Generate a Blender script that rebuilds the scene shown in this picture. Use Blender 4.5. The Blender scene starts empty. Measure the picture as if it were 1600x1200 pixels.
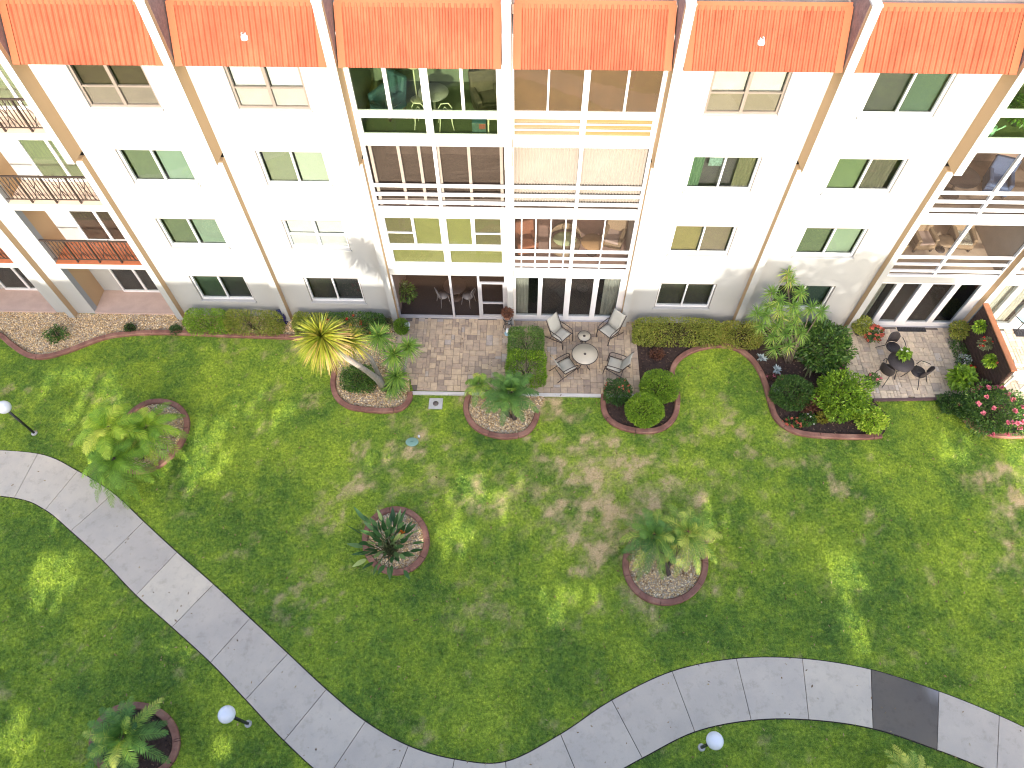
import bpy, math, random
import numpy as np
from mathutils import Vector, Matrix
random.seed(7); rng = np.random.default_rng(11)
S = bpy.context.scene; COL = S.collection; R = math.radians

# ------------------------------------------------------------------ camera, sky, sun, exposure
F_PX, PITCH, ROLL, YAW, DIST, HGT = 1112.98, R(57.323), R(-0.691), R(2.107), 16.503, 21.313
_cp, _sp = math.cos(PITCH), math.sin(PITCH)
_y = Matrix.Rotation(YAW, 3, 'Z')
FW = _y @ Vector((0, _cp, -_sp)); RT0 = _y @ Vector((1, 0, 0)); UP0 = _y @ Vector((0, _sp, _cp))
RT = math.cos(ROLL)*RT0 + math.sin(ROLL)*UP0; UP = -math.sin(ROLL)*RT0 + math.cos(ROLL)*UP0
EYE = Vector((0, -DIST, HGT))
cam_d = bpy.data.cameras.new('camera'); cam = bpy.data.objects.new('camera', cam_d); COL.objects.link(cam)
cam_d.sensor_width = 36; cam_d.lens = F_PX/1600*36; cam_d.clip_start = .1; cam_d.clip_end = 2000
cam.matrix_world = Matrix(((RT.x, UP.x, -FW.x, EYE.x), (RT.y, UP.y, -FW.y, EYE.y), (RT.z, UP.z, -FW.z, EYE.z), (0, 0, 0, 1)))
S.camera = cam
SUN_EL, SUN_AZ = R(22), R(0.0)           # the sun stands straight in front of the facade (towards -y)
w = bpy.data.worlds.new('World'); S.world = w; w.use_nodes = True
sky = w.node_tree.nodes.new('ShaderNodeTexSky'); sky.sky_type = 'NISHITA'; sky.sun_disc = False
sky.air_density = .75; sky.dust_density = 3.0; sky.ozone_density = .4
sky.sun_elevation = SUN_EL; sky.sun_rotation = R(180)+SUN_AZ
bg = w.node_tree.nodes['Background']; bg.inputs['Strength'].default_value = 0.15
w.node_tree.links.new(sky.outputs[0], bg.inputs[0])
sl = bpy.data.lights.new('sun', 'SUN'); sl.energy = 2.0; sl.angle = R(.55); sl.color = (1, .93, .82)
sun = bpy.data.objects.new('sun', sl); COL.objects.link(sun); sun.location = (0, -40, 40)
sun.rotation_euler = Vector((math.sin(SUN_AZ)*math.cos(SUN_EL), math.cos(SUN_AZ)*math.cos(SUN_EL), -math.sin(SUN_EL))).to_track_quat('-Z', 'Y').to_euler()
S.view_settings.view_transform = 'Standard'; S.view_settings.look = 'None'; S.view_settings.gamma = 1
S.cycles.filter_width = 1.1
S.view_settings.exposure = 2.2

# ------------------------------------------------------------------ survey helpers: where a sight line meets a real plane
def ray(px, py): return FW + (px-800)/F_PX*RT - (py-600)/F_PX*UP
def at(px, py, z=0.0):
    r = ray(px, py); return EYE + r*((z-EYE.z)/r.z)
def at_y(px, py, y=0.0):
    r = ray(px, py); return EYE + r*((y-EYE.y)/r.y)
def tall(base, top):
    b = at(*base); return min((((at(*top, z)-b).xy.length, z) for z in np.arange(.1, 6, .02)))[1]

# ------------------------------------------------------------------ object helpers
def srgb(r, g, b, k=1.0):
    f = lambda c: (c/12.92 if c <= .04045 else ((c+.055)/1.055)**2.4)
    return (f(r/255)*k, f(g/255)*k, f(b/255)*k)
def link(o, parent=None):
    COL.objects.link(o)
    if parent: o.parent = parent
    return o
def tag(o, label=None, cat=None, group=None, kind=None):
    if label: o['label'] = label
    if cat: o['category'] = cat
    if group: o['group'] = group
    if kind: o['kind'] = kind
    return o
def thing(name, label, cat, loc=(0, 0, 0), rz=0.0, group=None):
    o = bpy.data.objects.new(name, None); o.location = loc; o.rotation_euler = (0, 0, rz); o.empty_display_size = .2
    return tag(link(o), label, cat, group)
def copy_tree(o, parent=None):
    c = o.copy(); COL.objects.link(c)
    if parent: c.parent = parent
    for ch in list(o.children): copy_tree(ch, c)
    return c

class MB:
    def __init__(s): s.v = []; s.f = []; s.sm = []
    def add(s, vs, fs, smooth=False):
        n = len(s.v); s.v += [tuple(v) for v in vs]; s.f += [tuple(i+n for i in f) for f in fs]; s.sm += [smooth]*len(fs)
        return s
    def box(s, x0, x1, y0, y1, z0, z1):
        x0, x1 = min(x0, x1), max(x0, x1)
        v = [(x, y, z) for z in (z0, z1) for y in (y0, y1) for x in (x0, x1)]
        return s.add(v, [(0, 2, 3, 1), (4, 5, 7, 6), (0, 1, 5, 4), (2, 6, 7, 3), (0, 4, 6, 2), (1, 3, 7, 5)])
    def obox(s, c, ax, ay, az):
        c, ax, ay, az = map(Vector, (c, ax, ay, az))
        v = [c+ax*i+ay*j+az*k for k in (-1, 1) for j in (-1, 1) for i in (-1, 1)]
        return s.add(v, [(0, 2, 3, 1), (4, 5, 7, 6), (0, 1, 5, 4), (2, 6, 7, 3), (0, 4, 6, 2), (1, 3, 7, 5)])
    def tube(s, pts, r, n=8, caps=True):
        pts = [Vector(p) for p in pts]; rs = r if isinstance(r, (list, tuple)) else [r]*len(pts)
        vs, fs = [], []; prev = None
        for i, p in enumerate(pts):
            t = (pts[min(i+1, len(pts)-1)]-pts[max(i-1, 0)]).normalized()
            u = prev - t*prev.dot(t) if prev is not None else t.orthogonal()
            if u.length < 1e-6: u = t.orthogonal()
            u.normalize(); prev = u; vv = t.cross(u)
            vs += [p+(u*math.cos(a)+vv*math.sin(a))*rs[i] for a in (2*math.pi*k/n for k in range(n))]
        for i in range(len(pts)-1):
            fs += [(i*n+k, i*n+(k+1) % n, (i+1)*n+(k+1) % n, (i+1)*n+k) for k in range(n)]
        if caps: fs += [tuple(range(n-1, -1, -1)), tuple(range((len(pts)-1)*n, len(pts)*n))]
        return s.add(vs, fs, True)
    def lathe(s, prof, n=20, c=(0, 0, 0), sx=1, sy=1):
        vs = [(c[0]+r*sx*math.cos(2*math.pi*k/n), c[1]+r*sy*math.sin(2*math.pi*k/n), c[2]+z) for r, z in prof for k in range(n)]
        fs = [(i*n+k, i*n+(k+1) % n, (i+1)*n+(k+1) % n, (i+1)*n+k) for i in range(len(prof)-1) for k in range(n)]
        fs += [tuple(range(n-1, -1, -1)), tuple(range((len(prof)-1)*n, len(prof)*n))]
        return s.add(vs, fs, True)
    def ball(s, c, r, n=14, m=9):
        rx, ry, rz = r if isinstance(r, (list, tuple)) else (r, r, r)
        vs = [(c[0]+rx*math.sin(a)*math.cos(b), c[1]+ry*math.sin(a)*math.sin(b), c[2]+rz*math.cos(a))
              for a in (math.pi*i/m for i in range(m+1)) for b in (2*math.pi*k/n for k in range(n))]
        fs = [(i*n+k, (i+1)*n+k, (i+1)*n+(k+1) % n, i*n+(k+1) % n) for i in range(m) for k in range(n)]
        return s.add(vs, fs, True)
    def sheet(s, rows, smooth=True):
        n = len(rows[0]); vs = [p for r in rows for p in r]
        return s.add(vs, [(i*n+k, i*n+k+1, (i+1)*n+k+1, (i+1)*n+k) for i in range(len(rows)-1) for k in range(n-1)], smooth)
    def build(s, name, m, parent=None, bevel=0, solid=0):
        me = bpy.data.meshes.new(name); me.from_pydata(s.v, [], s.f); me.update()
        me.polygons.foreach_set('use_smooth', s.sm)
        me.materials.append(m); o = link(bpy.data.objects.new(name, me), parent)
        if solid: q = o.modifiers.new('solid', 'SOLIDIFY'); q.thickness = solid; q.offset = 0
        if bevel: q = o.modifiers.new('bevel', 'BEVEL'); q.width = bevel; q.segments = 2; q.limit_method = 'ANGLE'
        return o

def np_mesh(name, V, Fq, m, parent=None, tint=None, smooth=False):
    """numpy mesh of equal-sided faces with a 'tint' value per point"""
    me = bpy.data.meshes.new(name); nv, nf, k = len(V), len(Fq), Fq.shape[1]
    me.vertices.add(nv); me.vertices.foreach_set('co', V.astype(np.float32).ravel())
    me.loops.add(nf*k); me.loops.foreach_set('vertex_index', Fq.astype(np.int32).ravel())
    me.polygons.add(nf); me.polygons.foreach_set('loop_start', np.arange(0, nf*k, k, dtype=np.int32))
    if smooth: me.polygons.foreach_set('use_smooth', np.ones(nf, dtype=bool))
    if tint is not None:
        a = me.attributes.new('tint', 'FLOAT', 'POINT'); a.data.foreach_set('value', tint.astype(np.float32).ravel())
    me.update(calc_edges=True); me.materials.append(m)
    return link(bpy.data.objects.new(name, me), parent)
class Leaves:
    """strap-shaped leaves gathered into one mesh"""
    def __init__(s): s.V = []; s.F = []; s.T = []; s.n = 0
    def straps(s, P, D, L, W, droop=0., tint=.5, segs=3, prof=None, side=None):
        P = np.asarray(P, float); N = len(P); D = np.asarray(D, float); D = D/np.linalg.norm(D, axis=1, keepdims=True)
        L, W, droop, tint = [np.broadcast_to(np.asarray(q, float), (N,)) for q in (L, W, droop, tint)]
        if side is None: side = np.array([0, 0, 1.])+rng.normal(0, .35, (N, 3))
        sd = np.cross(D, side); sd /= np.linalg.norm(sd, axis=1, keepdims=True)+1e-9
        t = np.linspace(0, 1, segs+1)
        if prof is None: prof = np.sin(np.pi*(0.12+0.86*t))**.7
        pts = P[:, None]+D[:, None]*(L[:, None]*t)[..., None]
        pts[..., 2] -= (droop*L)[:, None]*t**2
        off = sd[:, None]*(W[:, None]*np.asarray(prof)/2)[..., None]
        V = np.stack([pts-off, pts+off], 2).reshape(-1, 3)
        b = (np.arange(N)*(segs+1)*2)[:, None]+(np.arange(segs)*2)[None]
        Fq = np.stack([b, b+1, b+3, b+2], -1).reshape(-1, 4)+s.n
        s.V.append(V); s.F.append(Fq); s.T.append(np.repeat(tint, (segs+1)*2)); s.n += len(V)
        return s
    def build(s, name, m, parent=None):
        return np_mesh(name, np.concatenate(s.V), np.concatenate(s.F), m, parent, np.concatenate(s.T))
def rdirs(n, up=0.):
    d = rng.normal(0, 1, (n, 3)); d /= np.linalg.norm(d, axis=1, keepdims=True); d[:, 2] += up
    return d/np.linalg.norm(d, axis=1, keepdims=True)

# ------------------------------------------------------------------ materials (all procedural)
def nodes(name):
    m = bpy.data.materials.new(name); m.use_nodes = True; nt = m.node_tree
    return m, nt, nt.nodes['Principled BSDF'], nt.nodes['Material Output']
def N(nt, t, **kw):
    n = nt.nodes.new(t)
    for k, v in kw.items(): setattr(n, k, v)
    return n
def noise(nt, scale, detail=4, rough=.6, co='Object'):
    tc = N(nt, 'ShaderNodeTexCoord'); n = N(nt, 'ShaderNodeTexNoise')
    n.inputs['Scale'].default_value = scale; n.inputs['Detail'].default_value = detail; n.inputs['Roughness'].default_value = rough
    nt.links.new(tc.outputs[co], n.inputs['Vector']); return n
def ramp(nt, src, stops):
    r = N(nt, 'ShaderNodeValToRGB'); e = r.color_ramp.elements
    while len(e) < len(stops): e.new(.5)
    for q, (p, c) in zip(e, stops): q.position = p; q.color = (*c, 1)
    nt.links.new(src, r.inputs[0]); return r
def mix(nt, fac, a, b, mode='MIX'):
    m = N(nt, 'ShaderNodeMix', data_type='RGBA', blend_type=mode)
    if isinstance(fac, (int, float)): m.inputs[0].default_value = fac
    else: nt.links.new(fac, m.inputs[0])
    for i, q in ((6, a), (7, b)):
        if isinstance(q, tuple): m.inputs[i].default_value = (*q, 1)
        else: nt.links.new(q, m.inputs[i])
    return m.outputs[2]
def bump(nt, src, dst, strength=.3, dist=.02):
    b = N(nt, 'ShaderNodeBump'); b.inputs['Strength'].default_value = strength; b.inputs['Distance'].default_value = dist
    nt.links.new(src, b.inputs['Height']); nt.links.new(b.outputs[0], dst.inputs['Normal'])
_mc = {}
def mat(name, c, rough=.6, var=.12, scale=3., fine=60., bmp=.15, metal=0., spec=.5):
    """plain surface: colour with slow and fine procedural variation and a little relief"""
    if name in _mc: return _mc[name]
    m, nt, p, out = nodes(name)
    n1, n2 = noise(nt, scale), noise(nt, fine, 3)
    lo = tuple(max(0, x*(1-var)) for x in c); hi = tuple(min(1, x*(1+var)) for x in c)
    r = ramp(nt, n1.outputs[0], [(.3, lo), (.7, hi)])
    col = mix(nt, .35, r.outputs[0], ramp(nt, n2.outputs[0], [(.3, lo), (.7, hi)]).outputs[0])
    nt.links.new(col, p.inputs['Base Color']); p.inputs['Roughness'].default_value = rough
    p.inputs['Metallic'].default_value = metal; p.inputs['Specular IOR Level'].default_value = spec
    if bmp: bump(nt, n2.outputs[0], p, bmp, .01)
    _mc[name] = m; return m
def leaf_mat(name, stops, rough=.5, trans=.25):
    """leaves coloured by each leaf's own tint, a little light passing through"""
    if name in _mc: return _mc[name]
    m, nt, p, out = nodes(name)
    a = N(nt, 'ShaderNodeAttribute', attribute_name='tint')
    r = ramp(nt, a.outputs['Fac'], stops)
    nn = noise(nt, 9., 2); col = mix(nt, .25, r.outputs[0], mix(nt, 1., r.outputs[0], ramp(nt, nn.outputs[0], [(.3, (.45, .45, .45)), (.7, (1.5, 1.5, 1.3))]).outputs[0], 'MULTIPLY'))
    nt.links.new(col, p.inputs['Base Color']); p.inputs['Roughness'].default_value = rough; p.inputs['Specular IOR Level'].default_value = .35
    tr = N(nt, 'ShaderNodeBsdfTranslucent'); nt.links.new(col, tr.inputs[0])
    ms = N(nt, 'ShaderNodeMixShader'); ms.inputs[0].default_value = trans
    nt.links.new(p.outputs[0], ms.inputs[1]); nt.links.new(tr.outputs[0], ms.inputs[2]); nt.links.new(ms.outputs[0], out.inputs[0])
    _mc[name] = m; return m
def glass_mat(name, tint, refl=1.0, ior=1.5):
    if name in _mc: return _mc[name]
    m, nt, p, out = nodes(name)
    t = N(nt, 'ShaderNodeBsdfTransparent'); t.inputs[0].default_value = (*tint, 1)
    g = N(nt, 'ShaderNodeBsdfGlossy'); g.inputs['Roughness'].default_value = .03
    nn = noise(nt, 1.3, 2); bump(nt, nn.outputs[0], g, .04, .05)
    lw = N(nt, 'ShaderNodeLayerWeight'); lw.inputs[0].default_value = .5       # Schlick reflection, the same from both sides
    pw = N(nt, 'ShaderNodeMath', operation='POWER'); pw.inputs[1].default_value = 5.; nt.links.new(lw.outputs['Facing'], pw.inputs[0])
    mu = N(nt, 'ShaderNodeMath', operation='MULTIPLY_ADD'); mu.inputs[1].default_value = .9*refl; mu.inputs[2].default_value = .045*refl; nt.links.new(pw.outputs[0], mu.inputs[0])
    ms = N(nt, 'ShaderNodeMixShader'); nt.links.new(mu.outputs[0], ms.inputs[0]); nt.links.new(t.outputs[0], ms.inputs[1])
    nt.links.new(g.outputs[0], ms.inputs[2]); nt.links.new(ms.outputs[0], out.inputs[0])
    _mc[name] = m; return m
def screen_mat(name, c, cover):
    """insect screen: a fine mesh, part see-through"""
    if name in _mc: return _mc[name]
    m, nt, p, out = nodes(name)
    tc = N(nt, 'ShaderNodeTexCoord'); mp = N(nt, 'ShaderNodeMapping'); mp.inputs['Scale'].default_value = (1.2, 1, 9)
    n = N(nt, 'ShaderNodeTexNoise'); n.inputs['Scale'].default_value = 2.5; n.inputs['Detail'].default_value = 6
    nt.links.new(tc.outputs['Object'], mp.inputs[0]); nt.links.new(mp.outputs[0], n.inputs[0])
    r = ramp(nt, n.outputs[0], [(.3, tuple(x*.75 for x in c)), (.7, tuple(x*1.2 for x in c))])
    nt.links.new(r.outputs[0], p.inputs['Base Color']); p.inputs['Roughness'].default_value = .9; p.inputs['Specular IOR Level'].default_value = 0
    t = N(nt, 'ShaderNodeBsdfTransparent'); ms = N(nt, 'ShaderNodeMixShader'); ms.inputs[0].default_value = cover
    nt.links.new(t.outputs[0], ms.inputs[1]); nt.links.new(p.outputs[0], ms.inputs[2]); nt.links.new(ms.outputs[0], out.inputs[0])
    _mc[name] = m; return m

def stucco_mat(name, c):
    m, nt, p, out = nodes(name)
    n1, n2, n3 = noise(nt, .6, 5), noise(nt, 90, 3), noise(nt, 2.2, 6, .7)
    lo = tuple(x*.93 for x in c)
    col = mix(nt, ramp(nt, n1.outputs[0], [(.35, (0, 0, 0)), (.75, (1, 1, 1))]).outputs[0], c, lo)
    col = mix(nt, ramp(nt, n3.outputs[0], [(.62, (0, 0, 0)), (.8, (.5, .5, .5))]).outputs[0], col, tuple(x*.86 for x in c))
    nt.links.new(col, p.inputs['Base Color']); p.inputs['Roughness'].default_value = .85; p.inputs['Specular IOR Level'].default_value = .2
    bump(nt, n2.outputs[0], p, .35, .008); return m
M_WALL = stucco_mat('white_stucco', (.325, .330, .322))
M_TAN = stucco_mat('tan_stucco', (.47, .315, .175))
M_FRAME = mat('white_frame', (.58, .58, .585), .4, .05, bmp=.03)
M_TANFRAME = mat('old_beige_frame', (.15, .125, .105), .5, .12)
M_REVEAL = mat('reveal_shade_strip', (.13, .105, .09), .7, .2)
M_ROOF = mat('orange_metal', (.215, .055, .026), .65, .10, 1.2, 25, .05, 0., .15)
def weather(m, k=.8):
    """faded streaks running down the slope and a few dull blotches"""
    nt = m.node_tree; pb = nt.nodes['Principled BSDF']; src = pb.inputs['Base Color'].links[0].from_socket
    tc = N(nt, 'ShaderNodeTexCoord'); mp = N(nt, 'ShaderNodeMapping'); mp.inputs['Scale'].default_value = (5, .5, .5)
    n = N(nt, 'ShaderNodeTexNoise'); n.inputs['Scale'].default_value = 2.2; n.inputs['Detail'].default_value = 5; n.inputs['Roughness'].default_value = .7
    nt.links.new(tc.outputs['Object'], mp.inputs[0]); nt.links.new(mp.outputs[0], n.inputs[0]); n2 = noise(nt, .7, 4, .6)
    a = ramp(nt, n.outputs[0], [(.3, (k, k*.92, k*.9)), (.55, (1, 1, 1)), (.75, (1.12, 1.25, 1.35))]).outputs[0]
    b = ramp(nt, n2.outputs[0], [(.35, (.86, .84, .86)), (.65, (1.1, 1.15, 1.2))]).outputs[0]
    nt.links.new(mix(nt, 1., mix(nt, 1., src, a, 'MULTIPLY'), b, 'MULTIPLY'), pb.inputs['Base Color'])
weather(M_ROOF)
M_FLASH = mat('orange_flashing', (.225, .064, .029), .65, .08, 1.5, 30, .03, 0., .15)
M_BROWN = mat('brown_stucco', (.22, .14, .12), .8, .35, 9., 60)
M_ROOFTOP = mat('gravel_roofing', (.30, .22, .17), .9, .25, 6, 80)
M_CONC = mat('concrete_cap', (.42, .41, .39), .85, .15, 4, 70)
M_BRONZE = mat('bronze_metal', (.035, .024, .020), .45, .25, 8, 60, .05)
M_BLACK = mat('black_metal', (.015, .015, .017), .4, .2, 8, 60, .05)
M_GREYMETAL = mat('grey_aluminium', (.34, .34, .36), .4, .1, 5, 60, .03)
M_TERRA = mat('terracotta_tile', srgb(214, 124, 80, .42), .6, .18, 5, 30)
M_FLOORP = mat('pinkish_concrete', (.42, .31, .26), .8, .14, 3, 50)
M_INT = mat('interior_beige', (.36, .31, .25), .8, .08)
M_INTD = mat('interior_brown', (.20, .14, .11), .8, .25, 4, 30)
M_INTF = mat('interior_floor', (.2, .15, .11), .5, .2, 5, 30)
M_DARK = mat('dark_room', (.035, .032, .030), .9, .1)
M_GREENROOM = mat('green_room_wall', (.10, .115, .075), .8, .1)
G_GREEN = glass_mat('green_tinted_glass', (.86, .92, .83))
G_CLEAR = glass_mat('clear_glass', (.95, .97, .955))
G_GREY = glass_mat('grey_glass', (.8, .83, .83))
SCREEN = screen_mat('brown_insect_screen', (.10, .07, .05), .3)
SCREENL = screen_mat('light_insect_screen', (.16, .13, .115), .08)
# ------------------------------------------------------------------ the apartment building
BLD = thing('apartment_building', 'white four storey apartment building with orange metal mansard roof', 'apartment building', (0, 0, 0))
KL = .31                                   # sunlit colours read from the picture -> surface colours
ZF = [0.08, 2.82, 5.57, 8.26]              # floor of each storey at the opening
ZC = [2.5, 5.24, 7.98, 10.6]               # head of each opening
FINS = [(-17.37, -17.15), (-13.22, -13.0), (-9.12, -8.9), (-5.05, -4.83), (-.72, -.51), (3.45, 3.67), (7.6, 7.82), (11.8, 12.02), (15.95, 16.17), (20.1, 20.32)]
BAYS = [(-21.3, -17.37)]+[(FINS[i][1], FINS[i+1][0]) for i in range(len(FINS)-1)]
for a, b in FINS:
    mid = (a, b) == FINS[4]
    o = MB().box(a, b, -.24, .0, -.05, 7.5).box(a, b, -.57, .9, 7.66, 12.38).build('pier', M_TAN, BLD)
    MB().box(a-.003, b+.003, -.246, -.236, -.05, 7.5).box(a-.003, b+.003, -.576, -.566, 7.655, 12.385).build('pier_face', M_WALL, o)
    MB().box(a-.012, b+.012, -.585, .9, 12.386, 12.43).build('pier_cap', M_CONC, o)
    MB().box(a-.005, b+.005, -.42, .7, 10.78, 12.37).build('brown_side', M_BROWN, o)  # brown box over the pier sides above the eave
# body behind, flat roof
MB().box(-21.3, 24.4, 2.75, 13, 0, 11.6).build('rear_body', M_WALL, BLD)
MB().box(-21.3, 24.4, .36, 13, 11.62, 11.86).build('flat_roof', M_ROOFTOP, BLD)
# mansard panels
def roof_panel(x0, x1):
    x0 += .05; x1 -= .05; wl, wr = .17, .17
    e = Vector((0, -.5, 10.72)); rg = Vector((0, .3, 11.9)); d = (rg-e); nrm = Vector((0, -d.z, d.y)).normalized()
    nr = max(8, round((x1-x0-wl-wr)/.142)); rows = []
    xs, hs = [], []
    for k in range(nr):
        for t, h in ((0, 0), (.18, 0), (.34, .032), (.60, .032), (.80, 0)):
            xs.append(x0+wl+(x1-x0-wl-wr)*(k+t)/nr); hs.append(h)
    xs.append(x1-wr); hs.append(0)
    for s in (0., .5, 1.): rows.append([e+d*s+nrm*h+Vector((x, 0, 0)) for x, h in zip(xs, hs)])
    o = MB().sheet(rows, False).build('roof_panel', M_ROOF, BLD, solid=.008)
    f = MB()
    for u0, u1 in ((x0, x0+wl), (x1-wr, x1)):
        c = e+d*.5+Vector(((u0+u1)/2, 0, 0))+nrm*.016
        f.obox(c, ((u1-u0)/2+.01, 0, 0), d/2*1.004, nrm*.014)
    f.obox(rg+Vector(((x0+x1)/2, .02, -.01))+nrm*.02, ((x1-x0)/2-.012, 0, 0), d.normalized()*.09, nrm*.025)
    f.build('roof_flashing', M_FLASH, o)
    MB().box(x0, x1, -.40, -.005, 10.655, 10.70).build('soffit', M_WALL, o)
    return o
for a, b in BAYS: roof_panel(a, b)
for px, py in ((376, 40), (1195, 47)):     # plumbing vents through the roof
    p = at_y(px, py, -.12); p.z = 10.72+(p.y+.5)*1.475
    v = MB().lathe([(.06, -.1), (.06, .09), (.042, .09), (.042, .0), (.001, .0)], 16, p).build('vent_pipe', M_CONC, BLD)
    MB().lathe([(.10, -.06), (.08, .02), (.065, .025)], 16, p).build('vent_collar', M_FRAME, v)

# ---- windows
def flat(name, rgb, k=None):
    g_ = sum(rgb)/3; rgb = tuple(int(c*.78+g_*.22) for c in rgb)
    return mat('%s_%d_%d_%d' % ((name,)+rgb), srgb(*rgb, k or KL), .7, .07, 4, 40, .02)
def curtain(mb, x0, x1, z0, z1, y, nf=7, amp=.025):
    n = nf*6; rows = []
    for z in (z0, (z0+z1)/2, z1):
        rows.append([(x0+(x1-x0)*i/n, y+amp*math.sin(2*math.pi*nf*i/n+.6*math.sin(i*.9)), z) for i in range(n+1)])
    return mb.sheet(rows)
def pane_box(x0, x1, z0, z1, y, m, parent, name='pane'):
    if name == 'insect_screen': return MB().add([(x0, y, z0), (x1, y, z0), (x1, y, z1), (x0, y, z1)], [(0, 1, 2, 3)]).build(name, m, parent)
    return MB().box(x0, x1, y-.003, y+.003, z0, z1).build(name, m, parent)
def window(x0, x1, z0, z1, style, cols, frame=M_FRAME, glass=G_CLEAR, extra=None):
    f = MB(); t = .055
    f.box(x0, x1, .055, .145, z0, z0+t).box(x0, x1, .055, .145, z1-t, z1).box(x0, x0+t, .055, .145, z0+t, z1-t).box(x1-t, x1, .055, .145, z0+t, z1-t)
    xm = (x0+x1)/2; m = .05 if style == 'sl' else .09
    f.box(xm-m/2, xm+m/2, .05 if style == 'dh' else .065, .14, z0+t, z1-t)
    if style == 'dh':
        zm = z0+(z1-z0)*.47
        f.box(x0+t, xm-m/2, .065, .135, zm-.022, zm+.022).box(xm+m/2, x1-t, .065, .135, zm-.022, zm+.022)
    o = f.build('window', frame, BLD)
    MB().box(x0-.05, x1+.05, -.06, .10, z0-.07, z0-.006).build('sill', M_WALL, o, bevel=.006)
    tr = MB()  # dark strips carrying the shade of the window reveals in their colour
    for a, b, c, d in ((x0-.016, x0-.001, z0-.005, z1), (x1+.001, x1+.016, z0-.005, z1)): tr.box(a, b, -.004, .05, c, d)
    tr.box(x0-.016, x1+.016, -.004, .05, z1+.001, z1+.014).build('reveal_shade', M_REVEAL, o)
    halves = [(x0+t, xm-m/2), (xm+m/2, x1-t)]
    for i, (a, b) in enumerate(halves):
        if style == 'dh':
            pane_box(a, b, zm+.022, z1-t, .095, glass, o); pane_box(a, b, z0+t, zm-.022, .095, glass, o)
            MB().box(a+.005, b-.005, .21, .22, zm-.06, z1).build('blind', flat('blind', cols[0]), o)
            MB().box(a+.01, b-.01, .118, .124, z0+t+.01, zm-.03).build('window_screen', flat('screen', cols[1]), o)
        else:
            pane_box(a, b, z0+t, z1-t, .095+.02*i, glass, o)
            c = cols[i]
            if c is None: continue
            if c[0] == 'c':          # drawn curtain over part of the opening
                mb = curtain(MB(), a+(b-a)*c[2], a+(b-a)*c[3], z0-.05, z1+.05, .23, c[4], .018); mb.build('curtain', flat('curtain', c[1]), o)
            else:
                MB().box(a+.025, b-.02, .23, .238, z0-.05, z1+.05).build('blind', flat('blind', c), o)
    # room behind
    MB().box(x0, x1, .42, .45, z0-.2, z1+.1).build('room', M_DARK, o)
    return o
def window_bay(x0, x1, wx0, wx1, wins):
    zs = [(.93, 2.24), (3.72, 5.0), (6.46, 7.72), (9.12, 10.42)]
    wb = MB().box(x0, wx0, 0, .2, -.05, 11.34).box(wx1, x1, 0, .2, -.05, 11.34)
    z = -.05
    for a, b in zs: wb.box(wx0, wx1, 0, .2, z, a); z = b
    wb.box(wx0, wx1, 0, .2, z, 11.34); wb.build('wall', M_WALL, BLD)
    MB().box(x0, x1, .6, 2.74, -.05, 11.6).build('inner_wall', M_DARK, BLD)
    for (a, b), (st, cols, fr, gl) in zip(zs, wins): window(wx0, wx1, a, b, st, cols, fr, gl)
DB = (78, 72, 70)
window_bay(*BAYS[2], -12.0, -10.05, [('sl', [(70, 105, 78), (66, 72, 72)], M_FRAME, G_CLEAR), ('sl', [(124, 142, 98), (160, 192, 158)], M_FRAME, G_CLEAR),
    ('sl', [(124, 144, 100), (156, 192, 158)], M_FRAME, G_CLEAR), ('dh', [(88, 66, 20), (168, 146, 130)], M_TANFRAME, G_CLEAR)])
window_bay(*BAYS[3], -7.92, -5.97, [('sl', [DB, (74, 72, 76)], M_FRAME, G_CLEAR), ('dh', [(255, 255, 255), (250, 250, 250)], M_FRAME, G_CLEAR),
    ('sl', [(164, 174, 132), (212, 228, 192)], M_FRAME, G_CLEAR), ('dh', [(255, 255, 255), (225, 220, 210)], M_TANFRAME, G_CLEAR)])
window_bay(*BAYS[6], 4.62, 6.57, [('sl', [(80, 78, 66), (72, 70, 64)], M_FRAME, G_CLEAR), ('sl', [(178, 158, 88), (162, 140, 110)], M_FRAME, G_CLEAR),  # second storey: a yellowish reflection is put into the left blind's colour
    ('sl', [('c', (100, 150, 95), 0, .42, 4), ('c', (135, 135, 85), .45, 1, 5)], M_FRAME, G_CLEAR), ('dh', [(245, 238, 225), (175, 155, 122)], M_TANFRAME, G_CLEAR)])
window_bay(*BAYS[7], 8.73, 10.68, [('sl', [(50, 52, 48), (58, 98, 90)], M_FRAME, G_CLEAR), ('sl', [(116, 136, 90), (168, 198, 158)], M_FRAME, G_CLEAR),
    ('sl', [(120, 150, 88), ('c', (112, 108, 80), 0, .9, 6)], M_FRAME, G_CLEAR), ('sl', [(78, 82, 70), (74, 110, 82)], M_FRAME, G_CLEAR)])
# patterned half blind hanging in the middle window
MB().box(5.17, 5.55, .19, .20, 7.25, 7.7).build('patterned_blind', mat('patterned_blue', srgb(150, 185, 165, KL), .7, .7, 14, 30), BLD)

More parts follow.
